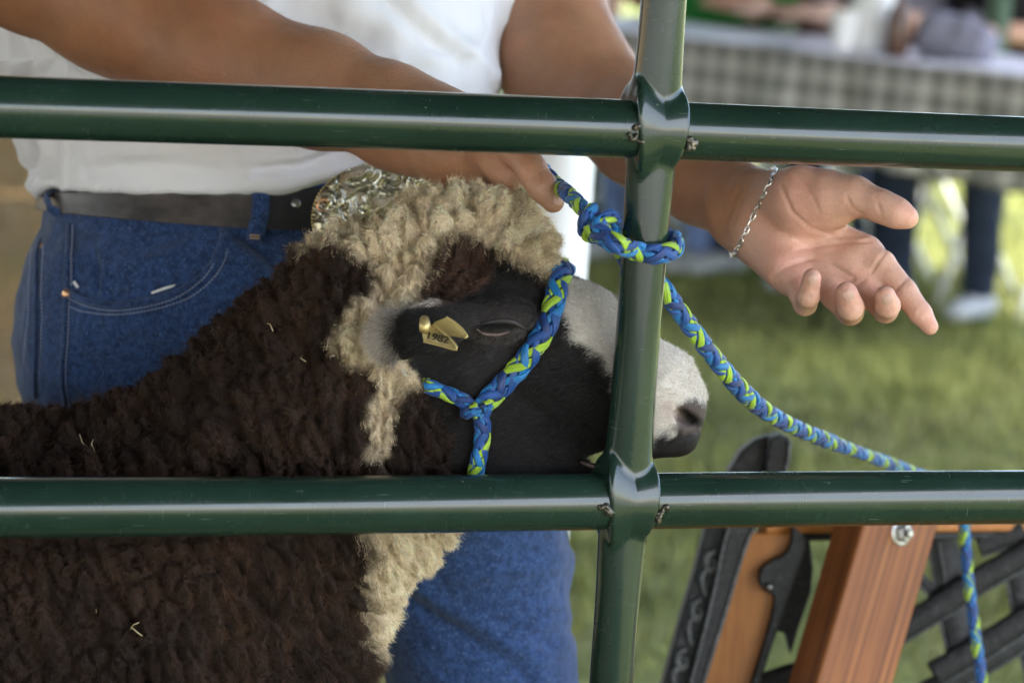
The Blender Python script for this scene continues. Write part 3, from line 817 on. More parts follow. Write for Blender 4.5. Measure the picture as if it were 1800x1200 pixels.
# white pipe railing behind the people
rl = empty('pipe_railing', (*tl(leg_u(1500), TW + 2.2, 0)[:2], 0), 'white pipe railing behind the seated people', 'railing')
for z in (.5, .78, 1.06):
    Vv, qq, tt = tube(np.array([tl(-1.5, TW + 2.2, z), tl(TL * .5, TW + 2.2, z), tl(TL + 2, TW + 2.2, z)]), .02, 12); mesh_np('rail', Vv, qq, tt, M['plastic_white'], rl)
for uu in np.arange(-1.2, TL + 2, .9):
    Vv, qq, tt = tube(np.array([tl(uu, TW + 2.2, 0), tl(uu, TW + 2.2, .5), tl(uu, TW + 2.2, 1.1)]), .024, 12); mesh_np('post', Vv, qq, tt, M['plastic_white'], rl)

# ------------------------------------------------------------------ the pen fence: two rails and a crimped upright
VPX, VPY = 15200.0, 737.0
rdir = dirof(VPX, VPY); rdir = rdir * [1, 1, 0]; rdir /= np.linalg.norm(rdir)
RR, PR = .0212, .0166
Q1 = W(1149, 229, 2.085)                                      # crossing of upright and upper rail
def z_at(px0, py):                                            # height on the upright at photo row py
    zz = np.linspace(-.6, .2, 4000); P = Q1 + np.outer(zz, [0, 0, 1.0]); _, y, _ = proj(P); return zz[np.argmin(np.abs(y - py))]
ZB = z_at(0, 881)
Q2 = Q1 + np.array([0, 0, ZB])
fnorm = np.cross(rdir, [0, 0, 1.0]); fnorm /= np.linalg.norm(fnorm)
if fnorm @ (CAM - Q1) < 0: fnorm = -fnorm
fence = empty('fence_panel', (Q1[0], Q1[1], 0), 'glossy dark green tube fence panel in front of the sheep', 'fence')
for qc in (Q1, Q2):
    s0 = np.linspace(-.95, 1.05, 90); P = qc + np.outer(s0, rdir)
    wob = .0006 * np.sin(s0 * 7 + qc[2] * 9); P = P + np.outer(wob, [0, 0, 1.0])
    Vv, qq, tt = tube(P, RR, 96); mesh_np('rail', Vv, qq, tt, M['green_paint'], fence)
ps = Sdf()
def post_fn(P):
    l = P - Q1; s_ = l @ rdir; f_ = l @ fnorm
    z = l[:, 2]; g = 0
    for zc in (0, ZB): g = g + np.exp(-((z - zc) / .055) ** 2)
    rx = PR * (1 + .16 * g); ry = PR * (1 - .10 * g)
    r = np.sqrt((s_ / rx) ** 2 + (f_ / ry) ** 2)
    return np.maximum((r - 1) * PR, np.maximum(z - .45, -z - Q1[2] - .01))
ps.fn(post_fn)
def saddle_fn(zc):
    def f(P):
        l = P - Q1; s_ = l @ rdir; f_ = l @ fnorm; z = l[:, 2] - zc
        va = .0285 + .0080 * np.minimum(np.abs(s_) / PR, 1.15) + .004 * np.clip(-s_ / PR, -1, 1)
        a = (np.sqrt((z / va) ** 2 + (f_ / (RR + .0020)) ** 2) - 1) * (RR + .0018)
        sw = .0198 + .0035 * (z / .03)                          # leans a little, wider towards the top
        b = (np.sqrt((np.abs(s_ + .0006) / np.maximum(sw, .01)) ** 2.4 + np.abs(z / .046) ** 2.4) - 1) * .02
        k = .004; h = np.maximum(k - np.abs(a - b), 0) / k
        return np.maximum(a, b) + h * h * k * .25
    return f
ps.fn(saddle_fn(0.0), k=.0035); ps.fn(saddle_fn(ZB), k=.0035)
V, Q, N = ps.mesh(.0013, Q1 + [-.07, -.07, ZB - .35], Q1 + [.07, .07, .30], B=16)
mesh_np('upright', V, Q, None, M['green_paint'], fence, True, None, N)
Vv, qq, tt = tube(np.array([[Q1[0], Q1[1], z] for z in (-.02, .2, .5, Q1[2] + ZB - .345)]), PR * .995, 48); mesh_np('upright_foot', Vv, qq, tt, M['green_paint'], fence)
for zc, qc in ((0, Q1), (ZB, Q2)):
    for sgn in (-1, 1):
        wb = Sdf(); c = qc + rdir * sgn * .0228 + fnorm * (RR + .0006) + np.array([0, 0, -.002 * sgn - .003])
        for _ in range(6):
            o1 = c + rdir * random.uniform(-.005, .005) + np.array([0, 0, random.uniform(-.006, .006)]); wb.ell_w(o1, [random.uniform(.0016, .0034), random.uniform(.0016, .0032), .0024], None, .002)
        V, Q, N = wb.mesh(.0007, c - .018, c + .018, B=14, project=1); V = V + N * (.0005 * vnoise(V * 600, 3))[:, None]
        mesh_np('weld_bead', V, Q, None, M['weld_bead'], fence)

# ------------------------------------------------------------------ bench seen through the fence, lower right
BD = 2.72
def bx(px, py, dd=0.0): return W(px, py, BD + dd)
bench = empty('garden_bench', (*bx(1500, 1200)[:2], 0), 'old garden bench with black scrolled iron end and orange wooden slats', 'bench')
def prism(name, poly, d_front, thick, mat, parent, dep=None, bev=.002):
    """outline in photo pixels at depth, extruded away from the viewer"""
    dep = dep or (lambda x, y: 0.0)
    A = np.array([W(x, y, d_front + dep(x, y)) for x, y in poly]); Bk = A + _F * thick * .96 + np.array([0, thick * .2, 0]); n = len(poly)
    bm = bmesh.new(); va = [bm.verts.new(p) for p in A]; vb = [bm.verts.new(p) for p in Bk]
    bm.faces.new(va); bm.faces.new(vb[::-1])
    for i in range(n): bm.faces.new((va[i], vb[i], vb[(i + 1) % n], va[(i + 1) % n]))
    o = from_bm(name, bm, mat, parent); return bevel(o, bev, 2)
def smooth_poly(pts, n=60): 
    p = spline([(x, y, 0) for x, y in pts] + [(pts[0][0], pts[0][1], 0)], n)[:-1]; return [(a, b) for a, b, _ in p]
# leaning iron stile with a curled head
stile = [(1268, 860), (1283, 825), (1303, 792), (1328, 773), (1352, 765), (1362, 770), (1350, 800), (1345, 828), (1318, 868), (1280, 932), (1252, 1052), (1216, 1192), (1172, 1350), (1150, 1400), (1095, 1400), (1130, 1310), (1166, 1200), (1200, 1073), (1222, 1000), (1240, 930)]
ef = prism('end_frame', stile, BD, .035, M['cast_iron'], bench, None, .003)
edge = [(1352, 770), (1372, 764), (1390, 770), (1386, 792), (1381, 828), (1348, 895), (1316, 947), (1276, 1075), (1237, 1200), (1190, 1350), (1168, 1350), (1214, 1192), (1250, 1052), (1278, 932), (1318, 866), (1344, 828)]
prism('end_frame_flange', edge, BD - .014, .05, M['cast_iron'], bench, None, .003)
Vv, qq, tt = tube(spline([W(x, y, BD - .0145) for x, y in ((1388, 775), (1380, 828), (1348, 892), (1315, 947), (1275, 1075), (1236, 1200), (1200, 1320))], 60), .0022, 8); mesh_np('wear_highlight_edge', Vv, qq, tt, M['iron_wear_highlight'], bench)
Vv, qq, tt = tube(spline([W(x, y, BD - .0145) for x, y in ((1346, 828), (1320, 866), (1280, 932), (1252, 1052), (1216, 1192), (1180, 1310))], 60), .0018, 8); mesh_np('wear_highlight_edge', Vv, qq, tt, M['iron_wear_highlight'], bench)
for cx, cy in ((1246, 990), (1222, 1075), (1196, 1162), (1172, 1246)):
    th = np.linspace(0, 1, 60); a = 2.3 * np.pi * (1 - th) + 1.2; r = 4 + 14 * th
    sp_ = [(cx + r_ * math.cos(t_) * .75 + 6, cy - r_ * math.sin(t_) * 1.15, BD - .003) for r_, t_ in zip(r, a)]
    tail = [(cx - 24, cy + 20 + 8 * k, BD - .003) for k in range(1, 5)] if False else []
    Pp = np.array([W(*p) for p in sp_]); Vv, qq, tt = tube(Pp, np.linspace(.0026, .0042, len(Pp)), 8); mesh_np('scroll', Vv, qq, tt, M['iron_wear_highlight'], ef)
    cv = spline([(cx - 18, cy - 8), (cx - 26, cy + 22), (cx - 16, cy + 52), (cx - 2, cy + 66)] if True else [], 24) if False else None
    Pp = spline([W(cx + 14, cy + 2, BD - .003), W(cx - 10, cy + 18, BD - .003), W(cx - 10, cy + 42, BD - .003), W(cx - 4, cy + 58, BD - .003)], 30)
    Vv, qq, tt = tube(Pp, .0034, 8); mesh_np('scroll', Vv, qq, tt, M['iron_wear_highlight'], ef)
# orange plank beside the stile
prism('plank', [(1318, 936), (1392, 936), (1392, 950), (1376, 1060), (1350, 1150), (1320, 1250), (1290, 1350), (1190, 1350), (1236, 1200), (1276, 1070)], BD + .03, .02, M['orange_slat'], bench, None, .002)
brk = smooth_poly([(1392, 925), (1402, 930), (1416, 950), (1408, 985), (1392, 1030), (1376, 1080), (1356, 1140), (1330, 1215), (1318, 1215), (1340, 1140), (1358, 1075), (1360, 1046), (1345, 1040), (1334, 1022), (1338, 1000), (1356, 985), (1378, 975), (1390, 955)], 70)
prism('bracket', brk, BD + .012, .016, M['cast_iron'], bench, None, .002)
Vv, qq, tt = tube(np.array([W(1352, 1031, BD + .014), W(1352, 1031, BD + .006), W(1352, 1031, BD + .003)]), np.array([.004, .004, .002]), 14); mesh_np('screw', Vv, qq, tt, M['steel'], bench)
prism('side_iron', [(1402, 945), (1424, 950), (1430, 1000), (1426, 1040), (1402, 1110), (1390, 1150), (1380, 1112), (1362, 1108), (1385, 1040)], BD + .05, .02, M['cast_iron'], bench)
# upper cross slat and the iron strip under it
def bar(name, a, b, hw, ht, mat, parent, up=None, bev=.002):
    a = np.asarray(a); b = np.asarray(b); d_, u_, s_ = frame_from(b - a, _U if up is None else up)
    o = Bag().box((a + b) / 2, [d_, u_, s_], (np.linalg.norm(b - a) / 2, hw, ht)).build(name, mat, parent, False); return bevel(o, bev, 2)
SL = W(1340, 884, BD + .035); SRt = W(1990, 880, BD + .20)
bar('slat', SL, SRt, .029, .010, M['orange_slat'], bench)
bar('iron_strip', SL - _U * .033 + _F * .004, SRt - _U * .033 + _F * .004, .004, .007, M['cast_iron'], bench)
# stained timber bolted across the bench
Ba = W(1603, 860, BD - .005); Bb = W(1468, 1330, BD - .06)
d_, u_, s_ = frame_from(Bb - Ba, _R); yaw = .62
nf = math.cos(yaw) * (-_F) + math.sin(yaw) * _R; nf = nf - d_ * (nf @ d_); nf /= np.linalg.norm(nf); wf = np.cross(d_, nf)
if wf @ _R < 0: wf = -wf
zax = Vector((-d_).tolist()); mtx = Matrix((Vector(wf), Vector(nf), zax)).transposed()
if mtx.determinant() < 0: mtx = Matrix((Vector(-wf), Vector(nf), zax)).transposed()
ln = np.linalg.norm(Bb - Ba) / 2
bm = bmesh.new(); bmesh.ops.create_cube(bm, size=1.0); bmesh.ops.scale(bm, vec=(.092, .042, ln * 2.0), verts=bm.verts)
beam = from_bm('timber_brace', bm, M['stained_fir']); bevel(beam, .0035, 3)
beam.matrix_world = Matrix.Translation(Vector(((Ba + Bb) / 2).tolist()) - Vector(nf) * .021) @ mtx.to_4x4(); bpy.context.view_layer.update()
mw = beam.matrix_world.copy(); beam.parent = bench; beam.matrix_parent_inverse = bench.matrix_world.inverted() if True else Matrix(); bpy.context.view_layer.update()
# bolt head on the brace
def ray_plane(px, py, p0, nn):
    v = dirof(px, py); t = ((p0 - CAM) @ nn) / (v @ nn); return CAM + v * t
bp = ray_plane(1584, 936, (Ba + Bb) / 2, nf)
bl = Bag(); Vv, qq, tt = tube(np.array([bp - nf * .002, bp + nf * .0012, bp + nf * .0016]), np.array([.0125, .0125, .011]), 24); bl.add(Vv, qq, tt)
Vv, qq, tt = tube(np.array([bp + nf * .001, bp + nf * .007, bp + nf * .0085]), np.array([.0085, .0085, .007]), 6); bl.add(Vv, qq, tt)
Vv, qq, tt = tube(np.array([bp + nf * .006, bp + nf * .012, bp + nf * .0135]), np.array([.0045, .0045, .003]), 12); bl.add(Vv, qq, tt)
bl.build('bolt', M['steel'], bench, False)
# iron lattice of the bench back, right of the brace
def latt(pts, w, dd, name='lattice_bar'):
    P = spline([W(x, y, BD + .13 + dd) for x, y in pts], 30); Vv, qq, tt = tube(P, w, 8, False, True, -_F, .35); mesh_np(name, Vv, qq, tt, M['cast_iron'], bench)
    T_ = np.gradient(P, axis=0); T_ /= np.linalg.norm(T_, axis=1)[:, None]; E_ = np.cross(T_, -_F); Vv, qq, tt = tube(P + E_ * w * .93 - _F * .002, .0016, 7); mesh_np('wear_highlight_edge', Vv, qq, tt, M['iron_wear_highlight'], bench)  # thin pale tube paints a highlight along the bar's edge
latt([(1560, 1120), (1640, 1072), (1720, 1020), (1800, 975), (1880, 925)], .0135, 0)
latt([(1640, 1185), (1720, 1140), (1800, 1090), (1900, 1035)], .0135, 0)
latt([(1560, 1260), (1640, 1210), (1720, 1170), (1800, 1120)], .012, .004)
latt([(1652, 930), (1664, 1000), (1676, 1080), (1700, 1200), (1716, 1290)], .0155, .012)
latt([(1776, 930), (1790, 1010), (1806, 1100), (1830, 1220)], .0135, .012)
latt([(1600, 1000), (1650, 1040), (1640, 950)], .006, .01)
latt([(1720, 960), (1760, 945), (1800, 935)], .012, .006)
latt([(1310, 1215), (1380, 1190), (1450, 1170)], .012, -.08, 'arm_iron')
# the rest of the bench, below the picture: seat slats and iron legs
sc = W(1560, 1330, BD); sc[2] = .40
rd = np.array([_R[0], _R[1], 0]); rd /= np.linalg.norm(rd); fd = np.cross([0, 0, 1.0], rd)
for k in range(4):
    bar('seat_slat', sc - rd * .30 + fd * (-.28 + .085 * k), sc + rd * .95 + fd * (-.28 + .085 * k), .034, .011, M['orange_slat'], bench, fd)
for k, sx in ((0, -.24), (1, .9)):
    for fy in (-.26, .02):
        a = sc + rd * sx + fd * fy; Vv, qq, tt = tube(np.array([a * [1, 1, 0] + [0, 0, -.01], a * [1, 1, 0] + [0, 0, .2] + fd * .02, a - [0, 0, .012]]), np.array([.026, .018, .024]), 14); mesh_np('leg', Vv, qq, tt, M['cast_iron'], bench)
bar('rear_post', sc + rd * .92 + fd * .0 - [0, 0, .02], SRt - _R * .05, .02, .012, M['cast_iron'], bench, rd)

# ------------------------------------------------------------------ the boy behind the sheep
PD = 2.62
boy_base = W(560, 600, PD) * [1, 1, 0]
boy = empty('person', boy_base, 'person in white T-shirt and blue jeans holding the sheep and reaching out an open hand', 'person')

# ---- bare arms and hands, one continuous surface joined across the shoulders
body = Sdf()
# right arm across the sheep's neck
body.chain([(150, -520, 2.60, 120), (30, -250, 2.50, 118), (55, -62, 2.40, 112), (200, 5, 2.385, 118), (380, 102, 2.36, 112), (560, 158, 2.325, 96), (690, 200, 2.295, 80), (760, 225, 2.275, 70)], .02)
body.chain([(760, 225, 2.275, 70), (835, 248, 2.245, 66), (872, 262, 2.235, 56)], .02)                       # wrist, back of the hand
body.chain([(700, 235, 2.285, 60), (800, 268, 2.235, 52), (862, 285, 2.225, 44)], .02)
body.chain([(862, 262, 2.20, 40), (893, 315, 2.194, 27), (912, 340, 2.197, 22), (916, 348, 2.20, 18)], .003, k0=.010)   # finger on the wool
body.chain([(862, 268, 2.245, 34), (918, 308, 2.235, 25), (926, 348, 2.24, 20)], .003, k0=.010)
body.chain([(858, 265, 2.27, 32), (905, 300, 2.268, 24), (912, 340, 2.27, 19)], .003, k0=.010)
body.chain([(850, 262, 2.295, 28), (890, 292, 2.295, 21), (900, 325, 2.298, 17)], .003, k0=.010)
body.chain([(868, 235, 2.215, 42), (912, 262, 2.172, 29)], .012)                                             # thumb, in front
body.chain([(912, 262, 2.172, 31), (936, 302, 2.160, 26.5), (955, 330, 2.154, 25), (972, 354, 2.151, 20)], .005)
# left arm, reaching out
body.chain([(900, -330, 2.70, 110), (935, -90, 2.63, 108), (985, 108, 2.56, 104), (1010, 140, 2.545, 100), (1130, 238, 2.46, 86), (1225, 308, 2.385, 72), (1292, 352, 2.335, 58)], .02)
body.limb((1245, 322, 2.37, 66), (1318, 372, 2.318, 56), .02, .78)
body.limb((1310, 352, 2.325, 52), (1515, 448, 2.262, 34), .016, .72)                                         # palm, ray by ray
body.limb((1310, 366, 2.322, 52), (1478, 478, 2.262, 33), .014, .70)
body.limb((1308, 380, 2.322, 50), (1440, 492, 2.266, 32), .014, .72)
body.limb((1306, 392, 2.322, 46), (1398, 492, 2.27, 30), .014, .85)
body.chain([(1335, 345, 2.30, 46), (1410, 352, 2.262, 52), (1468, 352, 2.252, 44)], .018, .8)                 # ball of the thumb
body.limb((1330, 410, 2.295, 38), (1378, 470, 2.262, 34), .018, .8)                                          # heel of the hand
body.chain([(1462, 346, 2.250, 43), (1502, 345, 2.240, 32), (1548, 362, 2.228, 25.5), (1578, 375, 2.222, 22.5), (1597, 383, 2.22, 17)], .010)
body.chain([(1520, 450, 2.258, 30), (1548, 466, 2.248, 26), (1590, 514, 2.236, 22.5), (1618, 551, 2.230, 20), (1634, 574, 2.227, 15.5)], .003, k0=.012)
body.chain([(1488, 474, 2.258, 29), (1520, 508, 2.245, 24.5), (1556, 545, 2.232, 22.5)], .003, k0=.010)
body.chain([(1556, 545, 2.232, 22.5), (1560, 537, 2.213, 22), (1556, 521, 2.206, 18.5)], .0025)
body.chain([(1445, 482, 2.262, 29), (1468, 520, 2.248, 25), (1494, 548, 2.236, 24)], .003, k0=.010)
body.chain([(1494, 548, 2.236, 24), (1495, 540, 2.213, 23.5), (1488, 515, 2.206, 20)], .0025)
body.chain([(1398, 482, 2.266, 27), (1408, 514, 2.25, 23), (1415, 534, 2.24, 20.5)], .003, k0=.010)
body.chain([(1415, 534, 2.24, 20.5), (1421, 521, 2.218, 19.5), (1427, 488, 2.211, 16)], .0025)
# shoulders and neck, above the picture
body.limb((150, -520, 2.60, 110), (900, -330, 2.70, 105), .05); body.limb((525, -440, 2.66, 110), (540, -640, 2.64, 95), .05)
V, Q, N = body.mesh(.0020, (-.60, 1.95, .70), (.45, 2.95, 1.75))
px, py, dd = proj(V)
face = -(N @ _F)
hand_b = (px > 1200) & (py > 200)
# creases of the palm and finger joints
def crease(pts, w, depth, cond):
    global V
    a = depth * 1.5 * np.exp(-(line_d(px, py, pts) / w) ** 2) * np.clip(face, 0, 1) * cond; V = V - N * a[:, None]
hb = hand_b.astype(float)
crease([(1372, 325), (1392, 372), (1425, 402), (1468, 416), (1512, 414), (1538, 405)], 3.2, .0014, hb)          # round the thumb
crease([(1400, 440), (1440, 432), (1490, 425), (1530, 424)], 2.6, .0015, hb)
crease([(1358, 486), (1390, 466), (1430, 452), (1462, 462), (1500, 488)], 2.8, .0016, hb)
crease([(1518, 378), (1500, 368), (1490, 350)], 3.0, .0012, hb); crease([(1540, 345), (1550, 385)], 2.8, .0006, hb)
crease([(1530, 480), (1542, 462), (1558, 440)], 2.4, .0013, hb); crease([(1572, 512), (1584, 498), (1596, 487)], 2.4, .0012, hb)
crease([(1608, 560), (1618, 548), (1628, 540)], 2.4, .0004, hb); crease([(1288, 395), (1300, 360), (1330, 305)], 4, .0007, hb); crease([(1276, 390), (1290, 352), (1318, 300)], 4, .0005, hb)
crease([(1475, 500), (1500, 505), (1520, 490)], 2.6, .0008, hb); crease([(1430, 508), (1448, 514), (1465, 500)], 2.6, .0007, hb)
crease([(1404, 512), (1420, 516), (1438, 510)], 2.2, .0007, hb); crease([(1472, 538), (1492, 543), (1514, 536)], 2.2, .0007, hb); crease([(1540, 546), (1560, 550), (1578, 542)], 2.2, .0006, hb); crease([(1392, 300), (1420, 330), (1440, 372)], 3, .0006, hb); crease([(1352, 400), (1390, 415), (1430, 440)], 3, .0006, hb)
ha = (px < 1010) & (py > 180)
crease([(925, 322), (950, 302), (968, 296)], 2.4, .00035, ha); crease([(930, 330), (952, 312), (972, 304)], 2.2, .0003, ha)
crease([(948, 362), (972, 352), (988, 340)], 2.4, .0006, ha)
V = V + N * (.0006 * fbm(V * 60, 2))[:, None]
# skin tones: sun-browned outside, paler palm and fingertips
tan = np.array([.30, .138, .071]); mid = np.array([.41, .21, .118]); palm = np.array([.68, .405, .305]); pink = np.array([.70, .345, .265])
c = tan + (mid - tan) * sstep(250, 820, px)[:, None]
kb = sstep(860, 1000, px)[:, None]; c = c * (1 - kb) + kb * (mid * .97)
pm = (sstep(1285, 1345, px + .45 * (py - 360)) * sstep(-.05, .4, face))[:, None]; c = c * (1 - pm) + palm * pm
for cx, cy, r in ((1597, 383, 30), (1632, 572, 30), (1424, 490, 26), (1490, 522, 28), (1556, 530, 26), (1410, 350, 50), (1375, 460, 40)):
    w = (.65 * np.exp(-((px - cx) ** 2 + (py - cy) ** 2) / r ** 2) * hand_b)[:, None]; c = c * (1 - w) + pink * w
w = (.7 * np.exp(-(line_d(px, py, [(880, 283), (930, 330), (975, 360)]) / 36) ** 2) * (px < 1010))[:, None]; c = c * (1 - w) + np.array([.5, .28, .19]) * w
bl = fbm(V * 32, 21)[:, None]; c = c * (1 + .13 * bl) * np.array([1.0, 1, 1]) + np.clip(fbm(V * 55, 23), 0, 1)[:, None] * np.array([.05, .0, .0])
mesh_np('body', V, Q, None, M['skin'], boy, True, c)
# fine hair on the forearm
ha_ = (px[Q].mean(1) < 760) & (py[Q].mean(1) < 260) & (face[Q].mean(1) > -.2)
Ph, fh, wh = sample_surface(V, Q, 2600, ha_.astype(float)); Nh = N[Q[fh, 0]]
Dh = Nh * .45 + (.75 * _R - .25 * _U) + .3 * rng.standard_normal(Ph.shape); Dh /= np.linalg.norm(Dh, axis=1)[:, None]; Lh = rng.uniform(.004, .009, len(Ph))
Sh = Ph[:, None] + Dh[:, None] * (Lh[:, None] * np.linspace(0, 1, 4)[None])[..., None] - _U * ((np.linspace(0, 1, 4) ** 2)[None] * Lh[:, None] * .25)[..., None]
hair('arm_hair', Sh, M['lash'], boy, .00004)
# finger nails
def nail(px0, py0, ang, L, Wd):
    p = body.hit(px0, py0)
    if p is None: return
    n0 = body.grad(p[None])[0]; a = math.cos(ang) * _R + math.sin(ang) * _U; a = a - n0 * (a @ n0); a /= np.linalg.norm(a); b = np.cross(n0, a)
    g = np.linspace(-1, 1, 9); vs = []
    for u in g:
        for v in g:
            uu, vv = u * math.sqrt(1 - v * v / 2), v * math.sqrt(1 - u * u / 2)
            vs.append(p + a * uu * L + b * vv * Wd)
    vs = np.array(vs)
    for _ in range(3): vs = vs - body(vs)[:, None] * body.grad(vs)
    gn = body.grad(vs); rr = np.repeat(g, 9) ** 2; vs = vs + gn * (.0005 * np.where(np.abs(np.repeat(g, 9)) + np.abs(np.tile(g, 9)) > 1.6, .0, 1.0))[:, None]
    q = [(i * 9 + j, i * 9 + j + 1, (i + 1) * 9 + j + 1, (i + 1) * 9 + j) for i in range(8) for j in range(8)]
    mesh_np('finger_nail', vs, q, None, M['nail'], boy)
nail(1429, 490, 1.45, .0058, .0046); nail(1492, 520, 1.5, .0058, .0052); nail(1561, 527, 1.35, .0054, .005); nail(982, 351, -.9, .0045, .005)

# ---- T-shirt
hem = np.array([(-200, 322), (60, 326), (105, 334), (250, 336), (430, 338), (520, 327), (600, 302), (660, 280), (760, 262), (1200, 262)], float)
sh = Sdf()
_rows = np.array([(-520, 150, 820, 2.66, .12), (-420, 20, 900, 2.66, .15), (-200, -40, 898, 2.64, .16), (0, -32, 889, 2.625, .165), (110, -28, 888, 2.622, .165), (145, 12, 888, 2.622, .165), (250, 24, 862, 2.622, .160), (300, 42, 806, 2.622, .152), (345, 62, 756, 2.622, .147)], float)
_rows[:, 3] -= .06 * np.interp(_rows[:, 0], [-420, -100], [.3, 1])
base_loft = Sdf().loft(_rows, e=2.35)
def shirt_fn(P):
    g = base_loft(P); x, y, d = proj(P); m = d / FPX
    return np.maximum(g, (y - np.interp(x, hem[:, 0], hem[:, 1])) * m)
sh.fn(shirt_fn, .01)
def sleeve_fn(a, b, ra, rb, cut):
    A = W(*a); Bq_ = W(*b)
    def f(P):
        pa = P - A; ba = Bq_ - A; t = np.clip(pa @ ba / (ba @ ba), 0, 1.3); x, y, d = proj(P)
        g = np.sqrt(np.sum((pa - t[:, None] * ba) ** 2, 1)) - (ra + (rb - ra) * t); return np.maximum(g, cut(x, y) * d / FPX)
    return f
sh.fn(sleeve_fn((880, -340, 2.69), (945, -60, 2.62), .068, .064, lambda x, y: (y - (24 - .00135 * np.maximum(x - 880, 0) ** 2 - .06 * (x - 880)))), .03)
sh.fn(sleeve_fn((170, -480, 2.60), (40, -260, 2.52), .075, .074, lambda x, y: (y + 190 + .3 * (x - 40))), .03)
V, Q, N = sh.mesh(.0042, (-.60, 2.2, .80), (.45, 3.0, 1.65), normals=False, project=1)
N = vnormals(V, Q); px, py, dd = proj(V); lowf = sstep(332, 300, py)
def fold(pts, w, a):
    return a * np.exp(-(line_d(px, py, pts) / w) ** 2)
f = .008 * fbm(V * np.array([9, 9, 16]), 31) + .0034 * fbm(V * np.array([34, 34, 22]), 33)
f += fold([(700, -20), (780, 60), (870, 130)], 16, .006) + fold([(660, -20), (720, 50), (800, 110)], 14, -.006) + fold([(860, 60), (800, 100), (700, 110)], 12, .004) + fold([(150, 300), (260, 290), (380, 300)], 10, -.004) + fold([(180, 270), (300, 262)], 9, .004) + fold([(60, 150), (90, 110), (140, 140)], 9, -.005)
f += fold([(70, 325), (82, 272), (70, 230)], 14, .010) - fold([(52, 300), (66, 262)], 12, .010) + fold([(112, 330), (112, 250), (118, 60)], 5, .004)
f += fold([(440, 318), (520, 312), (600, 290), (660, 255)], 13, .007) - fold([(460, 300), (540, 290), (610, 268)], 11, .006) + fold([(430, 282), (520, 276), (600, 252)], 12, .005)
f += fold([(30, 60), (48, 110), (44, 140)], 8, -.006) + fold([(20, 50), (24, 140)], 8, .008)
f += fold([(620, 20), (720, 70), (820, 120)], 30, .004) + fold([(860, 20), (868, 160)], 8, -.003) + fold([(500, 10), (560, 40), (640, 70)], 26, -.003)
hm = np.interp(px, hem[:, 0], hem[:, 1]); f += .0022 * np.exp(-((hm - py - 4) / 5) ** 2)
V = V + N * f[:, None]
mesh_np('tshirt', V, Q, None, M['cotton_knit'], boy)

# ---- jeans
jn = Sdf()
JR = [(318, 82, 722, 2.622, .132), (345, 76, 728, 2.622, .134), (400, 74, 738, 2.622, .138), (450, 46, 770, 2.622, .15), (520, 28, 815, 2.622, .158), (600, 20, 860, 2.622, .160), (680, 30, 900, 2.622, .158), (800, 70, 960, 2.615, .15), (935, 280, 1000, 2.60, .13), (1000, 520, 1008, 2.60, .11), (1045, 590, 1001, 2.60, .10), (1110, 655, 1011, 2.60, .095), (1200, 682, 1016, 2.60, .092), (1400, 720, 1012, 2.61, .085), (1700, 760, 990, 2.62, .075), (1980, 770, 985, 2.63, .075)]
JR = [(a_, b_, c_, d_2 - .06 * float(np.interp(a_, [700, 1000], [1, .3])), e_) for a_, b_, c_, d_2, e_ in JR]
jn.loft(JR, e=2.3)
jn.limb((330, 760, 2.70, 260), (480, 1300, 2.78, 150), .05); jn.limb((480, 1300, 2.78, 150), (470, 1880, 2.82, 110), .04)
V, Q, N = jn.mesh(.0042, (-.60, 2.2, .04), (.35, 3.0, 1.02), normals=False, project=1)
N = vnormals(V, Q); px, py, dd = proj(V)
def jdisp(P): return .0040 * fbm(P * np.array([12, 12, 12]), 41) + .0020 * fbm(P * np.array([45, 45, 30]), 43)
f = jdisp(V)
poc = [(392, 402), (386, 440), (368, 474), (338, 500), (300, 518), (255, 530), (205, 536), (160, 530), (122, 514)]
inner = poly_sd(px, py, poc + [(118, 400), (250, 388), (392, 398)])
near = (dd < PD)
f -= .0030 * sstep(2, -5, inner) * near
f += (fold([(420, 415), (470, 450), (500, 500)], 10, -.005) + fold([(250, 580), (330, 600), (420, 590)], 16, .004) + fold([(140, 640), (240, 660), (330, 640)], 16, -.004) + fold([(165, 510), (168, 470), (160, 450)], 7, -.005) + fold([(180, 512), (182, 475)], 6, .004) + fold([(215, 470), (280, 455), (330, 425)], 14, .003)) * near
f += fold([(720, 1060), (820, 1120), (930, 1190)], 13, -.006) + fold([(730, 1030), (830, 1090), (960, 1160)], 14, .004) + fold([(800, 1010), (900, 1000), (1000, 980)], 18, .003)
f += fold([(880, 1110), (960, 1120), (1010, 1105)], 14, -.004) + fold([(400, 420), (455, 470), (500, 520)], 14, .004)
V = V + N * f[:, None]
jeans = mesh_np('jeans', V, Q, None, M['denim'], boy)
def on(sdf, pts, off, n=40):
    out = []
    for x, y in spline([(a, b, 0) for a, b in pts], n)[:, :2]:
        p = sdf.hit(x, y)
        if p is None: continue
        out.append(p + sdf.grad(p[None])[0] * (off + jdisp(p[None])[0]))
    return np.array(out)
def seam(name, pts, off, r, mat, flat=.5, n=40, parent=None):
    P = on(jn, pts, off, n)
    Nn = jn.grad(P); Vv, qq, tt = tube(P, r, 8, False, True, Nn, flat); return mesh_np(name, Vv, qq, tt, mat, parent or jeans)
def stitches(pts, off, r=.00055, dash=.0022, gap=.0011, mat=None, keep=1.0):
    P = on(jn, pts, off, 48); s = np.concatenate([[0], np.cumsum(np.linalg.norm(np.diff(P, axis=0), axis=1))]); bag = Bag(); t = 0
    while t + dash < s[-1]:
        a = np.stack([np.interp([t, t + dash / 2, t + dash], s, P[:, k]) for k in range(3)], 1); bag.add(*tube(a, r, 5)); t += dash + gap
    o = bag.build('stitching', mat or M['stitch'], jeans); o['kind'] = 'stuff'; return o
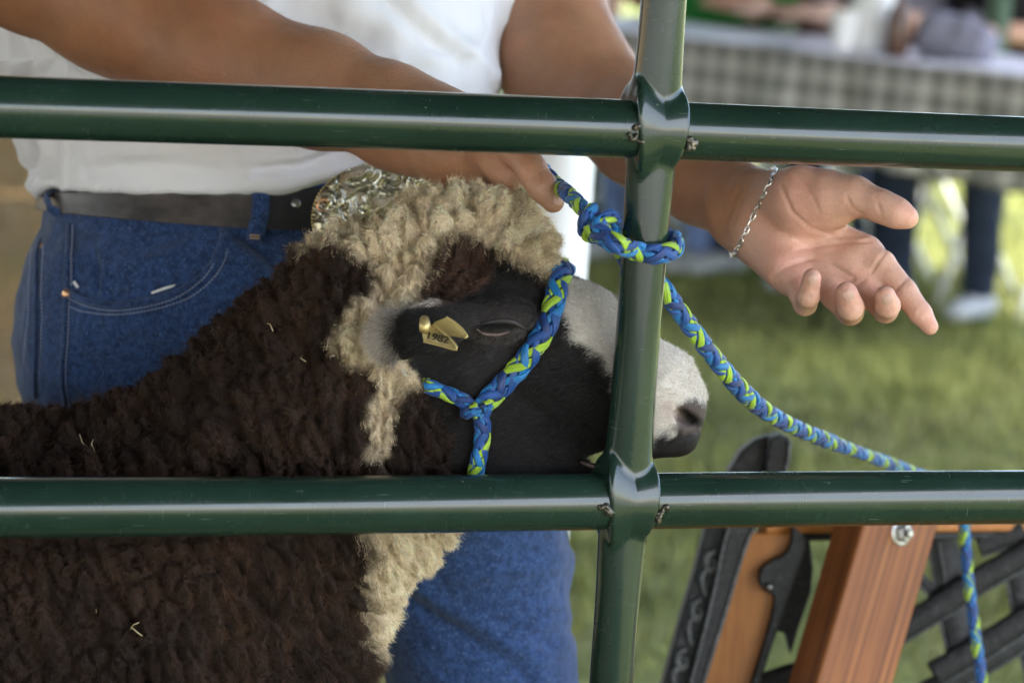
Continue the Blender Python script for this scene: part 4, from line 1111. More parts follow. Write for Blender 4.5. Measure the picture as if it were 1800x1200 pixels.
seam('pocket_edge', poc, .0006, .0026, M['denim'])
stitches([(x - 3 if x > 300 else x, y + 10) for x, y in poc], .0012)
stitches([(404, 410), (399, 450), (380, 486), (345, 517), (300, 536), (250, 548), (200, 553), (150, 548), (122, 538)], .0010)
seam('side_seam', [(122, 392), (121, 450), (118, 520), (113, 600), (112, 660), (116, 730)], .001, .003, M['denim_dark'])
stitches([(130, 395), (129, 450), (127, 505)], .0016); stitches([(125, 530), (121, 600), (120, 660), (124, 725)], .0016)
# back pocket wrapped round the left edge
gridp = [[jn.hit(x, y) for x in np.linspace(34, 72, 6)] for y in np.linspace(432, 694, 14)]
vs = []; ok = True
for r in gridp:
    for p in r:
        if p is None: ok = False; break
        vs.append(p + jn.grad(p[None])[0] * .003)
if ok:
    q = [(i * 6 + j, i * 6 + j + 1, (i + 1) * 6 + j + 1, (i + 1) * 6 + j) for i in range(13) for j in range(5)]
    o = mesh_np('back_pocket', vs, q, None, M['denim_dark'], jeans); sm = o.modifiers.new('thickness', 'SOLIDIFY'); sm.thickness = .002; sm.offset = -1
seam('pocket_edge', [(74, 424), (70, 470), (68, 560), (66, 640), (63, 700)], .002, .0024, M['denim'])
stitches([(66, 440), (62, 500), (58, 580), (52, 640), (48, 680)], .0045, mat=M['stitch']); stitches([(81, 432), (78, 500), (76, 600), (72, 690)], .0008)
# centre crease of the front leg and inner seam at the lower edge
seam('inner_seam', [(657, 1112), (662, 1150), (672, 1190), (678, 1215)], .001, .004, M['denim'])
# rivets
for x, y, r in ((118, 516, .0046), (76, 434, .003)):
    p = jn.hit(x, y); n0 = jn.grad(p[None])[0]
    Vv, qq, tt = tube(np.array([p - n0 * .002, p + n0 * .0015, p + n0 * .0028, p + n0 * .0034]), np.array([r, r, r * .8, r * .35]), 20); mesh_np('rivet', Vv, qq, tt, M['copper'], jeans)
# pocket lining and a slip of paper showing at the pocket
def patch(name, pts, off, mat):
    P = [jn.hit(x, y) + jn.grad(jn.hit(x, y)[None])[0] * off for x, y in pts]; n0 = jn.grad(P[0][None])[0]
    P = np.array(P + [p + n0 * .0008 for p in P]); k = len(pts)
    bm = bmesh.new(); v = [bm.verts.new(p) for p in P]; bm.faces.new(v[:k][::-1]); bm.faces.new(v[k:])
    for i in range(k): bm.faces.new((v[i], v[(i + 1) % k], v[k + (i + 1) % k], v[k + i]))
    return from_bm(name, bm, mat, jeans)
patch('pocket_lining', [(266, 514), (290, 505), (310, 500), (304, 505), (285, 511), (268, 517)], .0005, M['paper'])
patch('pocket_lining', [(129, 497), (133, 494), (140, 505), (136, 506)], .0005, M['paper'])
# boots
for a, b in (((870, 1985, 2.62, 62), (985, 2010, 2.52, 48)), ((465, 1880, 2.82, 60), (560, 1925, 2.72, 46))):
    s_ = Sdf(); A_ = W(*a[:3]); B_ = W(*b[:3]); A_[2] = .05; B_[2] = .035; s_.limb_w(A_, B_, .05, .042, .02).limb_w(A_, A_ + [0, 0, .12], .045, .045, .03)
    V, Q, N = s_.mesh(.006, np.minimum(A_, B_) - .12, np.maximum(A_, B_) + .2, project=1); V[:, 2] = np.maximum(V[:, 2], .0); mesh_np('boot', V, Q, None, M['boot_brown'], boy)

# ---- belt round the waist
def belt_ring(ytop, ybot, off, thick, a0=0.0, a1=2 * math.pi, n=220):
    """outer and inner surface following the waist of the jeans"""
    vals = []
    for t in np.linspace(a0, a1, n):
        xm = 402 + 330 * math.cos(t)
        row = []
        for yy in (ytop(xm), ybot(xm)):
            R = np.array(JR); xl, xr, dc, dh = (np.interp(yy, R[:, 0], R[:, k]) for k in (1, 2, 3, 4)); e = 2 / 2.3
            ca, sa = math.cos(t), math.sin(t)
            x = (xl + xr) / 2 + (xr - xl) / 2 * math.copysign(abs(ca) ** e, ca); d = dc - dh * math.copysign(abs(sa) ** e, sa)
            p = W(x, yy, d); c0 = W((xl + xr) / 2, yy, dc); o = (p - c0); o /= np.linalg.norm(o); row += [p + o * off, p + o * (off + thick)]
        vals.append(row)
    return np.array(vals)
yt = lambda x: np.interp(x, [70, 110, 250, 430, 560, 740], [334, 338, 334, 336, 330, 322])
yb = lambda x: np.interp(x, [70, 110, 250, 430, 560, 740], [368, 374, 386, 402, 407, 404])
Rg = belt_ring(yt, yb, .003, .0035); n = len(Rg) - 1; Vv = Rg[:-1].reshape(-1, 3); k = np.arange(n)[:, None]; k2 = (k + 1) % n
q = np.concatenate([np.concatenate([k * 4 + a, k * 4 + b, k2 * 4 + b, k2 * 4 + a], 1) for a, b in ((1, 3), (3, 2), (2, 0), (0, 1))])
belt = mesh_np('belt', Vv, q, None, M['leather'], boy, False); bevel(belt, .0008, 2)
# blacker belt end by the buckle
i0 = [i for i in range(len(Rg)) if True]
def belt_part(name, x0, x1, off, thick, mat, dy=0):
    t0 = math.acos(np.clip((x1 - 402) / 330, -1, 1)); t1 = math.acos(np.clip((x0 - 402) / 330, -1, 1))
    R2 = belt_ring(lambda x: yt(x) + dy, lambda x: yb(x) - dy, off, thick, t0, t1, 40); n = len(R2); V2 = R2.reshape(-1, 3); k = np.arange(n - 1)[:, None]; k2 = k + 1
    q = np.concatenate([np.concatenate([k * 4 + a, k * 4 + b, k2 * 4 + b, k2 * 4 + a], 1) for a, b in ((1, 3), (3, 2), (2, 0), (0, 1))])
    q = np.vstack([q, [(0, 1, 3, 2)], [((n - 1) * 4, (n - 1) * 4 + 2, (n - 1) * 4 + 3, (n - 1) * 4 + 1)]]); return bevel(mesh_np(name, V2, q, None, mat, belt, False), .0008, 2)
belt_part('belt_end', 432, 640, .0066, .0028, M['leather_black'], -1)
waist = Sdf().loft([(r[0], r[1] - 22, r[2] + 22, r[3], r[4] + .0105) for r in JR if r[0] < 460], e=2.3)
pr = waist.hit(520, 357); n0 = waist.grad(pr[None])[0]
Vv, qq, tt = tube(np.array([pr - n0 * .004, pr + n0 * .0006, pr + n0 * .0012]), np.array([.0042, .0042, .003]), 18); mesh_np('snap', Vv, qq, tt, M['steel'], belt)
# belt loops
def loop(xs, ys, w, out):
    P = []
    for x, y in zip(xs, ys):
        p = waist.hit(x, y); n0 = waist.grad(p[None])[0]; P.append(p + n0 * .002)
    P[0] = P[0] - waist.grad(P[0][None])[0] * .008; P[-1] = P[-1] - waist.grad(P[-1][None])[0] * .008
    P = spline(P, 30); Vv, qq, tt = tube(P, w, 10, False, True, waist.grad(P), .22); o = mesh_np('belt_loop', Vv, qq, tt, M['denim'], jeans)
    return o
loop((456, 458, 459, 457, 452, 447), (322, 336, 355, 378, 402, 418), .0078, 0)
loop((82, 84, 88, 92, 96), (334, 344, 356, 368, 376), .005, 0)
for yy in (415, 420):
    P = [waist.hit(x, yy + (x - 445) * .05) for x in (439, 445, 452, 457)]; P = np.array([p + waist.grad(p[None])[0] * .0015 for p in P]); Vv, qq, tt = tube(P, .0007, 6); mesh_np('bar_tack', Vv, qq, tt, M['stitch_tan'], jeans)

# ---- oval trophy buckle
bc = W(668, 386, 2.396); yaw = .30
bn = -math.cos(yaw) * _F + math.sin(yaw) * _R; bu = _U - bn * (_U @ bn); bu /= np.linalg.norm(bu); br_ = np.cross(bu, bn)
if br_ @ _R < 0: br_ = -br_
BA, BB = .0585, .0465
def dome(u, v): return bn * (.008 * (1 - .8 * (u * u + v * v)))
def disc(name, r0, r1, h, mat, extra=0.0, nseg=120):
    rings = np.linspace(r0, r1, 10); V2 = []
    for r in rings:
        for t in np.linspace(0, 2 * np.pi, nseg, endpoint=False):
            u, v = r * math.cos(t), r * math.sin(t); p = bc + br_ * BA * u + bu * BB * v + dome(u, v) + bn * h
            V2.append(p)
    V2 = np.array(V2); i, j = np.meshgrid(np.arange(9), np.arange(nseg), indexing='ij'); j2 = (j + 1) % nseg
    q = np.stack([i * nseg + j, i * nseg + j2, (i + 1) * nseg + j2, (i + 1) * nseg + j], -1).reshape(-1, 4)
    o = mesh_np(name, V2, q, None, mat, belt); sm = o.modifiers.new('thickness', 'SOLIDIFY'); sm.thickness = .0025; sm.offset = -1; return o
disc('buckle', .004, 1.0, 0, M['buckle_silver'])
def ring(name, r, tr_, mat, h=.001):
    P = np.array([bc + br_ * BA * r * math.cos(t) + bu * BB * r * math.sin(t) + dome(r * math.cos(t), r * math.sin(t)) + bn * h for t in np.linspace(0, 2 * np.pi, 140, endpoint=False)])
    Vv, qq, tt = tube(P, tr_, 8, True, False); return mesh_np(name, Vv, qq, None, mat, belt)
ring('buckle_ring', .735, .0012, M['brass'], .0012); ring('buckle_ring', .69, .0007, M['brass_old'], .0008); ring('buckle_ring', .79, .0008, M['brass'], .0008)
bag = Bag(); bag2 = Bag()
def ball(bag_, c, r):
    ph = np.linspace(-1.2, 1.2, 4); Vv, qq, tt = tube(np.array([c + bn * r * math.sin(a) for a in ph]), np.array([r * math.cos(a) for a in ph]), 8); bag_.add(Vv, qq, tt)
for t in np.linspace(0, 2 * np.pi, 96, endpoint=False):
    u, v = 1.0 * math.cos(t), 1.0 * math.sin(t); ball(bag, bc + br_ * BA * u + bu * BB * v + dome(u, v) + bn * .0005, .00165)
for t in np.linspace(0, 2 * np.pi, 150, endpoint=False):
    u, v = .655 * math.cos(t), .655 * math.sin(t); ball(bag2, bc + br_ * BA * u + bu * BB * v + dome(u, v) + bn * .0008, .0007)
o = bag.build('bead_rim', M['brass'], belt); o['kind'] = 'stuff'; o = bag2.build('rope_rim', M['brass_old'], belt); o['kind'] = 'stuff'
# raised scrolls on the plate
for (u0, v0, sc_, fl, kind) in ((-.86, .22, .1, 1, 'copper'), (-.42, .30, .15, -1, 'buckle_silver'), (-.28, .08, .14, 1, 'buckle_silver'), (-.1, .42, .16, 1, 'buckle_silver'), (.12, .22, .16, -1, 'buckle_silver'), (-.5, .05, .1, 1, 'buckle_silver'), (-.80, .44, .07, -1, 'buckle_silver')):
    P = []
    for t in np.linspace(0, 1, 36):
        a = fl * 4.4 * np.pi * .5 * (1 - t) * 1.3 + .8; r = sc_ * (.12 + .95 * t); u, v = u0 + r * math.cos(a), v0 + r * 1.25 * math.sin(a); P.append(bc + br_ * BA * u + bu * BB * v + dome(u, v) + bn * .0012)
    Vv, qq, tt = tube(np.array(P), np.linspace(.0009, .002, 36), 7); mesh_np('scroll_relief', Vv, qq, tt, M[kind], belt)
# black letters round the rim
def text_mesh(name, s, size, origin, ax_r, ax_u, ax_n, mat, parent, ext=.0003):
    cu = bpy.data.curves.new(name, 'FONT'); cu.body = s; cu.size = size; cu.extrude = ext; cu.align_x = 'CENTER'; cu.align_y = 'CENTER'
    to = bpy.data.objects.new(name, cu); COL.objects.link(to); bpy.context.view_layer.update()
    me = bpy.data.meshes.new_from_object(to.evaluated_get(bpy.context.evaluated_depsgraph_get())); bpy.data.objects.remove(to, do_unlink=True)
    mt = Matrix((Vector(ax_r), Vector(ax_u), Vector(ax_n))).transposed().to_4x4(); mt.translation = Vector(origin); me.transform(mt)
    me.materials.clear(); me.materials.append(mat); o = bpy.data.objects.new(name, me); COL.objects.link(o); return attach(o, parent)
for ch, t in zip('RA', np.radians([134, 121])):
    u, v = .885 * math.cos(t), .885 * math.sin(t); tn_ = np.array([-math.sin(t) * BA, math.cos(t) * BB]); tn_ = -tn_ / np.linalg.norm(tn_)
    xr_ = br_ * tn_[0] + bu * tn_[1]; text_mesh('letter', ch, .0125, bc + br_ * BA * u + bu * BB * v + dome(u, v) + bn * .0012, xr_, np.cross(bn, xr_), bn, M['ink'], belt)

# ---- silver chain bracelet on the left wrist
bp_ = [(1376, 286), (1362, 302), (1346, 322), (1330, 347), (1316, 372), (1304, 398), (1297, 420), (1299, 436)]
P = []
for x, y in spline([(a, b, 0) for a, b in bp_], 60)[:, :2]:
    p = body.hit(x, y)
    if p is not None: P.append(p + body.grad(p[None])[0] * .0011)
P = np.array(P); axis_c = (P[0] + P[-1]) / 2 + _F * .018
e1 = P[0] - P[-1]; e1 /= np.linalg.norm(e1); e2 = _F - e1 * (_F @ e1); e2 /= np.linalg.norm(e2)
ring_pts = []
for th in np.linspace(0, 2 * np.pi, 120, endpoint=False):
    dv_ = math.cos(th) * e1 + math.sin(th) * e2; rs = np.linspace(.004, .06, 140); vals = body(axis_c + rs[:, None] * dv_); k_ = int(np.argmax(vals > 0)); ring_pts.append(axis_c + dv_ * (rs[k_] + .0012))
ring_pts = np.array(ring_pts); Pf = spline(np.vstack([ring_pts, ring_pts[:1]]), 400)
bag = Bag(); s = 0; nl = 62
idx = np.linspace(0, 399, nl, endpoint=False).astype(int)
for k, i in enumerate(idx):
    c = Pf[i]; tn_ = Pf[(i + 3) % 400] - Pf[i - 3]; tn_ /= np.linalg.norm(tn_) + 1e-9; nn = body.grad(c[None])[0]; nn -= tn_ * (nn @ tn_); nn /= np.linalg.norm(nn); bb_ = np.cross(tn_, nn)
    if k % 2: nn, bb_ = bb_, nn
    t = np.linspace(0, 2 * np.pi, 12, endpoint=False); L_ = .0042; Pl = c + np.outer(np.cos(t) * L_, tn_) + np.outer(np.sin(t) * .0019, bb_)
    bag.add(*tube(Pl, .0008, 6, True, False)[:2])
tag(bag.build('bracelet', M['silver']), 'thin silver chain bracelet on the wrist of the outstretched hand', 'bracelet')

# ------------------------------------------------------------------ the sheep
sheep = empty('sheep', W(150, 1000, 2.25) * [1, 1, 0], 'brown sheep with cream crown, black face and white nose behind the fence', 'sheep')
sp = Sdf()
sp.limb((-950, 1128, 2.275, 398), (285, 1105, 2.25, 372), .05, .95)                       # trunk
sp.limb((330, 1010, 2.24, 285), (620, 645, 2.195, 208), .05, .78)                         # neck
sp.limb((410, 965, 2.22, 205), (640, 845, 2.185, 168), .05, .85)                          # chest and throat wool
sp.chain([(690, 548, 2.185, 160), (800, 485, 2.178, 134), (862, 455, 2.175, 96)], .03, .74)   # woolly crown
sp.limb((880, 588, 2.17, 138), (1000, 625, 2.168, 121), .03, .62)                         # skull
sp.limb((1000, 625, 2.168, 121), (1148, 702, 2.160, 90), .02, .72)                        # bridge of the nose
sp.limb((1144, 702, 2.160, 88), (1165, 724, 2.158, 63), .015, .85)
sp.limb((1125, 764, 2.158, 36), (1194, 770, 2.158, 31), .010, .95)                        # upper lip
sp.limb((840, 700, 2.168, 140), (1000, 738, 2.163, 62), .03, .55)                         # cheek
sp.limb((840, 770, 2.165, 112), (1005, 852, 2.160, 44), .012, .55); sp.limb((1005, 852, 2.16, 44), (1120, 882, 2.158, 27), .008, .8)
sp.chain([(696, 590, 2.098, 40), (760, 574, 2.084, 47), (815, 560, 2.090, 30), (842, 553, 2.097, 15)], .004, .20)     # ear
sp.ell((886, 552, 2.100), (.024, .013, .013), None, .014)                                 # brow over the eye
sp.ell((876, 580, 2.104), (.020, .010, .010), None, .012)
sp.ell((1210, 736, 2.134), (.0120, .0056, .015), np.array([math.cos(.5) * _R - math.sin(.5) * _U, math.sin(.5) * _R + math.cos(.5) * _U, _F]), .004, True)   # nostril
c_leg = [W(250, 1300, 2.17), W(150, 1300, 2.33), W(-900, 1300, 2.17), W(-960, 1300, 2.36)]
for c0 in c_leg:
    g0 = c0 * [1, 1, 0]; front = c0[0] > -.5
    kn = g0 + [.02 if front else -.03, 0, .24]; sp.limb_w(c0 + [0, 0, .02], kn, .06, .028, .05); sp.limb_w(kn, g0 + [.0, 0, .05], .026, .022, .015); sp.limb_w(g0 + [.0, 0, .05], g0 + [.03, 0, .02], .026, .024, .01)
V, Q, N = sp.mesh(.0025, W(-1500, 1100, 2.1) * [1, 0, 0] + [-.1, 1.85, -.03], (.40, 2.65, 1.2))
px, py, dd = proj(V); face = -(N @ _F)
wx = px + 14 * fbm(V * 48, 61) + 9 * vnoise(V * 150, 62); wy = py + 14 * fbm(V * 48, 71) + 9 * vnoise(V * 150, 72)

FACE = [(985, 486), (1045, 495), (1110, 545), (1260, 660), (1270, 900), (1000, 960), (820, 900), (800, 820), (790, 760), (760, 700), (735, 672), (722, 640), (692, 600), (690, 552), (712, 530), (770, 526), (815, 515), (838, 486), (842, 452), (880, 452), (930, 480), (966, 520)]
HEADBARE = [(985, 486), (1045, 495), (1110, 545), (1260, 660), (1270, 900), (1000, 960), (830, 900), (805, 820), (792, 750), (765, 690), (735, 660), (700, 640), (690, 600), (690, 552), (712, 530), (770, 526), (818, 516), (850, 486), (900, 478), (940, 498), (966, 520)]
CREAM = [(470, 455), (520, 395), (600, 350), (690, 300), (850, 270), (960, 350), (1010, 450), (1000, 520), (962, 500), (922, 462), (880, 438), (842, 420), (800, 416), (772, 440), (750, 485), (738, 525), (690, 535), (672, 500), (652, 462), (610, 448), (560, 440), (510, 448)]
CHEEKW = [(660, 515), (745, 520), (700, 545), (690, 600), (722, 640), (735, 670), (700, 690), (690, 730), (683, 775), (672, 812), (655, 800), (648, 760), (650, 720), (668, 690), (655, 664), (618, 650), (596, 610), (598, 560), (620, 530)]
CHEST = [(640, 925), (880, 905), (850, 960), (800, 1020), (760, 1050), (735, 1080), (712, 1105), (690, 1140), (655, 1150), (634, 1110), (648, 1060), (650, 1010), (665, 985)]
TUFT = [(655, 352), (700, 318), (722, 322), (720, 345), (700, 372), (668, 372)]
BRIDGE = [(984, 488), (1045, 492), (1110, 540), (1255, 660), (1260, 712), (1222, 706), (1192, 712), (1183, 738), (1190, 752), (1175, 770), (1146, 782), (1120, 770), (1095, 700), (1068, 640), (1030, 612), (1000, 580), (985, 540)]
BROWNPATCH = [(745, 455), (780, 420), (842, 418), (868, 440), (850, 500), (825, 522), (770, 530), (738, 522)]
def soft(poly, w=16): return sstep(w, -w, poly_sd(wx, wy, poly))
front = sstep(-.25, .1, face)
BRN = np.array([.024, .0135, .0092]); BRN2 = np.array([.046, .0245, .0155]); BLK = np.array([.0075, .0066, .0066]); CRM = np.array([.88, .70, .47]); WHT = np.array([.68, .62, .56])
mott = sstep(-.25, .6, fbm(V * 26, 81))[:, None]
col = BRN * (1 - mott) + BRN2 * mott
def put(w, c):
    global col
    w = np.asarray(w)[:, None] if np.ndim(w) == 1 else w; col = col * (1 - w) + w * np.asarray(c)
col_b = col.copy(); cm = soft(CREAM); ck = soft(CHEEKW); ch = soft(CHEST); wool_cream = np.clip(cm + ck + ch, 0, 1)
put(wool_cream, CRM * (.92 + .16 * fbm(V * 70, 83))[:, None])
put(.55 * cm * sstep(.25, .7, fbm(V * 48, 85)), np.array([.30, .20, .13]))
put(.8 * sstep(16, 6, np.abs(poly_sd(wx, wy, TUFT) + 6)) * 0 + .85 * soft(TUFT), BRN2)
fm = soft(FACE, 7); put(fm, BLK)
put(.9 * soft(BROWNPATCH, 10), np.array([.060, .032, .022]))
eyeg = np.exp(-(((px - 880) / 52) ** 2 + ((py - 580) / 34) ** 2)); put(.85 * eyeg * fm, np.array([.060, .048, .046]))
put(.6 * np.exp(-(((px - 880) / 95) ** 2 + ((py - 620) / 55) ** 2)) * fm, np.array([.026, .023, .023]))
put(soft(BRIDGE, 9), WHT * np.where(px > 1120, 1.0, .86)[:, None])
ear = ((dd < 2.104) & (px > 640) & (px < 770) & (py > 520) & (py < 660))
put(ear * sstep(690, 674, wx), np.array([.40, .35, .31])); put(ear * sstep(674, 690, wx), BLK)
DARKNOSE = [(1192, 714), (1206, 706), (1250, 712), (1260, 830), (1120, 830), (1120, 796), (1150, 788), (1172, 780), (1190, 768), (1197, 752), (1188, 735)]
sx_ = px + 3 * vnoise(V * 260, 91); sy_ = py + 3 * vnoise(V * 260, 92)
nose = sstep(4, -4, poly_sd(sx_, sy_, DARKNOSE)); put(nose * (py < 830), np.array([.014, .012, .012]))
NOSEPAD = [(1190, 716), (1206, 706), (1245, 712), (1250, 750), (1226, 762), (1202, 766), (1197, 752), (1187, 735)]
pad = sstep(4, -4, poly_sd(sx_, sy_, NOSEPAD)); put(pad, np.array([.075, .055, .05])); put(np.exp(-(line_d(px, py, [(1198, 722), (1212, 734), (1228, 742)]) / 9) ** 4), np.array([.004, .0035, .0035]))
put(.5 * np.exp(-(((px - 1180) / 16) ** 2 + ((py - 722) / 22) ** 2)), np.array([.50, .36, .32]))
put(.55 * np.exp(-(line_d(px, py, [(704, 640), (686, 600), (692, 556), (718, 535), (772, 529)]) / 4.5) ** 2), np.array([.42, .37, .33]))
put(((px > 1005) & (py > 800)) * sstep(800, 815, py), np.array([.02, .015, .014]))
leg = sstep(.34, .28, V[:, 2]); put(leg, BLK)
# fleece relief: locks parted by creases, finer crimp on top
bare = sstep(9, -6, poly_sd(wx, wy, HEADBARE)); bare = np.maximum(bare, ear); bare = np.maximum(bare, leg)
bare = np.maximum(bare, sstep(958, 975, px) * (py > 470))
wool = 1 - bare
def locks(dx, dy, a, b, c, s):
    el = dx * _R - dy * _U; es = dy * _R + dx * _U; wp = np.stack([vnoise(V * 22, s), vnoise(V * 22, s + 1), vnoise(V * 22, s + 2)], 1) * .55
    Pq = np.stack([V @ es / a, V @ el / b, V @ _F / c], 1) + wp; dv = np.zeros_like(V); f1, f2, r = worley(Pq, s, dv); off = np.outer(dv[:, 0] * a, es) + np.outer(dv[:, 1] * b * .5, el) + np.outer(dv[:, 2] * c, _F); return sstep(0, .36, f2 - f1), off, r
sel = wool > .01
h1, d1, r1 = locks(.36, .933, .0125, .034, .022, 101); h2, d2, r2 = locks(.20, .97, .0065, .012, .010, 131); h3, d3, r3 = locks(-.22, .97, .0115, .040, .020, 151)
head = sstep(560, 440, py) * sstep(440, 520, px); head = np.maximum(head, ck)
big = h1 * (1 - head) + h3 * head
lock_off = d1 * (1 - head)[:, None] + d3 * head[:, None]; lock_id = r1 * (1 - head) + r3 * head
f = (.0098 + .0045 * head) * (big - .72) + .0046 * (h2 - .6) * (1 - .2 * head) + .0028 * (r1 - .5) * (1 - head) + .004 * (r3 - .5) * head + .0026 * fbm(V * 120, 161)
f = f * wool + .006 * sstep(.0, 1, wool)
# folds of loose skin on neck and shoulder
def fold(pts, w, a): return a * np.exp(-(line_d(px + 10 * vnoise(V * 40, 95), py, pts) / w) ** 2)
f += 1.7 * (fold([(150, 960), (230, 1080), (260, 1200)], 9, -.007) + fold([(560, 950), (600, 1010), (650, 1050)], 8, -.006) + fold([(400, 700), (430, 780), (470, 830)], 8, -.006) + fold([(100, 740), (170, 790), (210, 830)], 8, -.006) + fold([(480, 480), (500, 560), (560, 680)], 8, -.006)) + 1.5 * fold([(400, 960), (480, 1080), (540, 1190)], 8, -.008)
f += fold([(255, 720), (330, 770), (400, 828)], 9, -.011) + fold([(300, 700), (380, 780), (430, 830)], 13, .006) + fold([(612, 640), (605, 720), (612, 830)], 8, -.012) + fold([(520, 560), (545, 700), (590, 830)], 10, -.008)
f += fold([(440, 560), (470, 680), (520, 830)], 10, -.007) + fold([(330, 950), (430, 1040), (560, 1110), (610, 1190)], 10, -.009) + fold([(470, 950), (540, 1030), (640, 1090)], 10, -.008) + fold([(240, 980), (330, 1090), (380, 1200)], 10, -.008)
f += fold([(700, 690), (690, 760), (684, 830)], 8, -.005) + fold([(668, 470), (690, 520)], 8, -.006) + fold([(735, 420), (700, 500)], 8, -.006) + fold([(560, 470), (590, 560)], 9, -.006)
f = np.where(bare > .6, 0, f)
f += fold([(836, 580), (870, 590), (905, 578), (930, 580)], 4, -.0022) * bare + fold([(840, 562), (875, 548), (915, 560)], 4, -.0016) * bare + .0008 * fbm(V * 90, 171) * bare + bare * (fold([(838, 560), (872, 545), (915, 555)], 3, -.0012) + fold([(850, 602), (885, 604), (920, 590)], 3, -.0010) + fold([(1236, 752), (1210, 764), (1188, 774), (1150, 790)], 3.5, -.0022) + fold([(860, 625), (930, 655), (1000, 690)], 14, .0022) + fold([(880, 680), (950, 720), (1010, 770)], 16, -.0025))
V2 = V + N * f[:, None]
fleece = mesh_np('body', V2, Q, None, M['fleece'], sheep, True, col); fleece.data.materials.append(M['face_skin'])
fleece.data.polygons.foreach_set('material_index', (bare[Q].mean(1) > .5).astype(np.int32))
N2 = vnormals(V2, Q)

# ---- wool fibres and short face hair
fpx, fpy = px[Q].mean(1), py[Q].mean(1); ff = -(N2[Q].mean(1) @ _F); inview = ((fpx > -70) & (fpx < 1300) & (fpy > 250) & (fpy < 1270) & (ff > -.45)).astype(float)
wq = wool[Q].mean(1); cq = wool_cream[Q].mean(1) * (1 - fm[Q].mean(1))
edge_boost = 1 + 1.6 * sstep(.45, .0, ff)
def attrs(f, w):
    g = lambda A: sum((w[k][:, None] if A.ndim > 1 else w[k]) * A[Q[f, k]] for k in range(4)); nn = g(N2); nn /= np.linalg.norm(nn, axis=1)[:, None] + 1e-9; return nn, g(col)
def strands(n, weight, ln, rad, k, lay, curl, jitter, name, mat, lift=.5, gain=1.0, tur=(1.0, 2.5)):
    P, f, w = sample_surface(V2, Q, n, weight); nn, cc = attrs(f, w)
    D = nn * lift + lay(P) + jitter * rng.standard_normal((n, 3)); D -= nn * np.minimum((D * nn).sum(1) - .12, 0)[:, None]; D /= np.linalg.norm(D, axis=1)[:, None]
    a = np.cross(D, rng.standard_normal((n, 3))); a /= np.linalg.norm(a, axis=1)[:, None] + 1e-9; b = np.cross(D, a)
    L = rng.uniform(*ln, n); turns = rng.uniform(*tur, n); amp = rng.uniform(*curl, n); ph = rng.uniform(0, 6.28, n); t = np.linspace(0, 1, k)
    ang = ph[:, None] + 2 * np.pi * turns[:, None] * t[None]
    S = P[:, None] - nn[:, None] * .0006 + D[:, None] * (L[:, None] * t[None])[..., None] + (amp[:, None] * np.minimum(t * 3, 1)[None])[..., None] * (np.cos(ang)[..., None] * a[:, None] + np.sin(ang)[..., None] * b[:, None])
    if name.endswith('_wool'):
        g3 = sum(w[q_][:, None] * lock_off[Q[f, q_]] for q_ in range(4)); g3 -= nn * (g3 * nn).sum(1)[:, None]; idl = lock_id[Q[f, 0]]
        S = S + (.72 * np.minimum(t * 1.15, 1) ** 1.3)[None, :, None] * g3[:, None] + (.0011 * np.sin(2 * np.pi * (2.2 * t[None] + 7 * idl[:, None])) * t[None])[..., None] * a[:, None] * .5
        wcv = sum(w[q_] * wool_cream[Q[f, q_]] for q_ in range(4))[:, None]; cb = col_b[Q[f, 0]]
        cc = (cc * (1 - wcv) + cb * wcv) if name == 'brown_wool' else (cc * wcv + (1 - wcv) * CRM * .85)
        cc = cc * (.82 + .36 * idl)[:, None]
    cc = cc * np.exp((.6 if name == 'face_hair' else .28) * rng.standard_normal(n))[:, None] * gain
    hair(name, S, mat, sheep, rng.uniform(.7, 1.3, n) * rad, np.clip(cc, .004, .9))
lay_b = lambda P: (.35 * _R - .55 * _U)[None] + .35 * np.stack([vnoise(P * 60, 5), vnoise(P * 60, 6), vnoise(P * 60, 7)], 1)
lay_c = lambda P: (.12 * _R - .45 * _U)[None] + .4 * np.stack([vnoise(P * 70, 8), vnoise(P * 70, 9), vnoise(P * 70, 10)], 1)
strands(130000, inview * wq * (1 - cq) * edge_boost, (.0035, .0085), .00014, 7, lay_b, (.0003, .0009), .28, 'brown_wool', M['wool_fibre'], .45, 1.6)
strands(85000, inview * wq * cq * edge_boost, (.003, .0075), .00013, 7, lay_c, (.0002, .0006), .16, 'cream_wool', M['wool_fibre'], .16, 1.0)
lay_f = lambda P: (-.75 * _R - .32 * _U)[None] + .15 * np.stack([vnoise(P * 50, 11), vnoise(P * 50, 12), vnoise(P * 50, 13)], 1)
eg = eyeg[Q].mean(1); bw = soft(BRIDGE, 9)[Q].mean(1); nz = nose[Q].mean(1)
strands(75000, inview * (1 - wq) * (1 - .8 * eg) * (1 - bw) * (1 - np.clip(nz * 1.3, 0, 1)), (.003, .006), .00013, 4, lay_f, (.0001, .0003), .18, 'face_hair', M['face_fibre'], .20, 1.5, (.2, .6))
strands(34000, inview * (1 - wq) * bw * (1 - np.clip(nz * 1.5, 0, 1)), (.0025, .0055), .00010, 4, lambda P: (-.55 * _R + .15 * _U)[None] + .25 * np.stack([vnoise(P * 45, 14), vnoise(P * 45, 15), vnoise(P * 45, 16)], 1), (.0001, .0005), .20, 'nose_hair', M['face_fibre'], .14, 1.05, (.2, .8))
eb = (ear[Q].mean(1) > .3) * (fpx < 700)
strands(4500, inview * eb, (.006, .014), .00011, 5, lambda P: (-.5 * _R - .35 * _U)[None], (.0002, .0008), .35, 'ear_fringe', M['wool_fibre'], .4, 1.25)

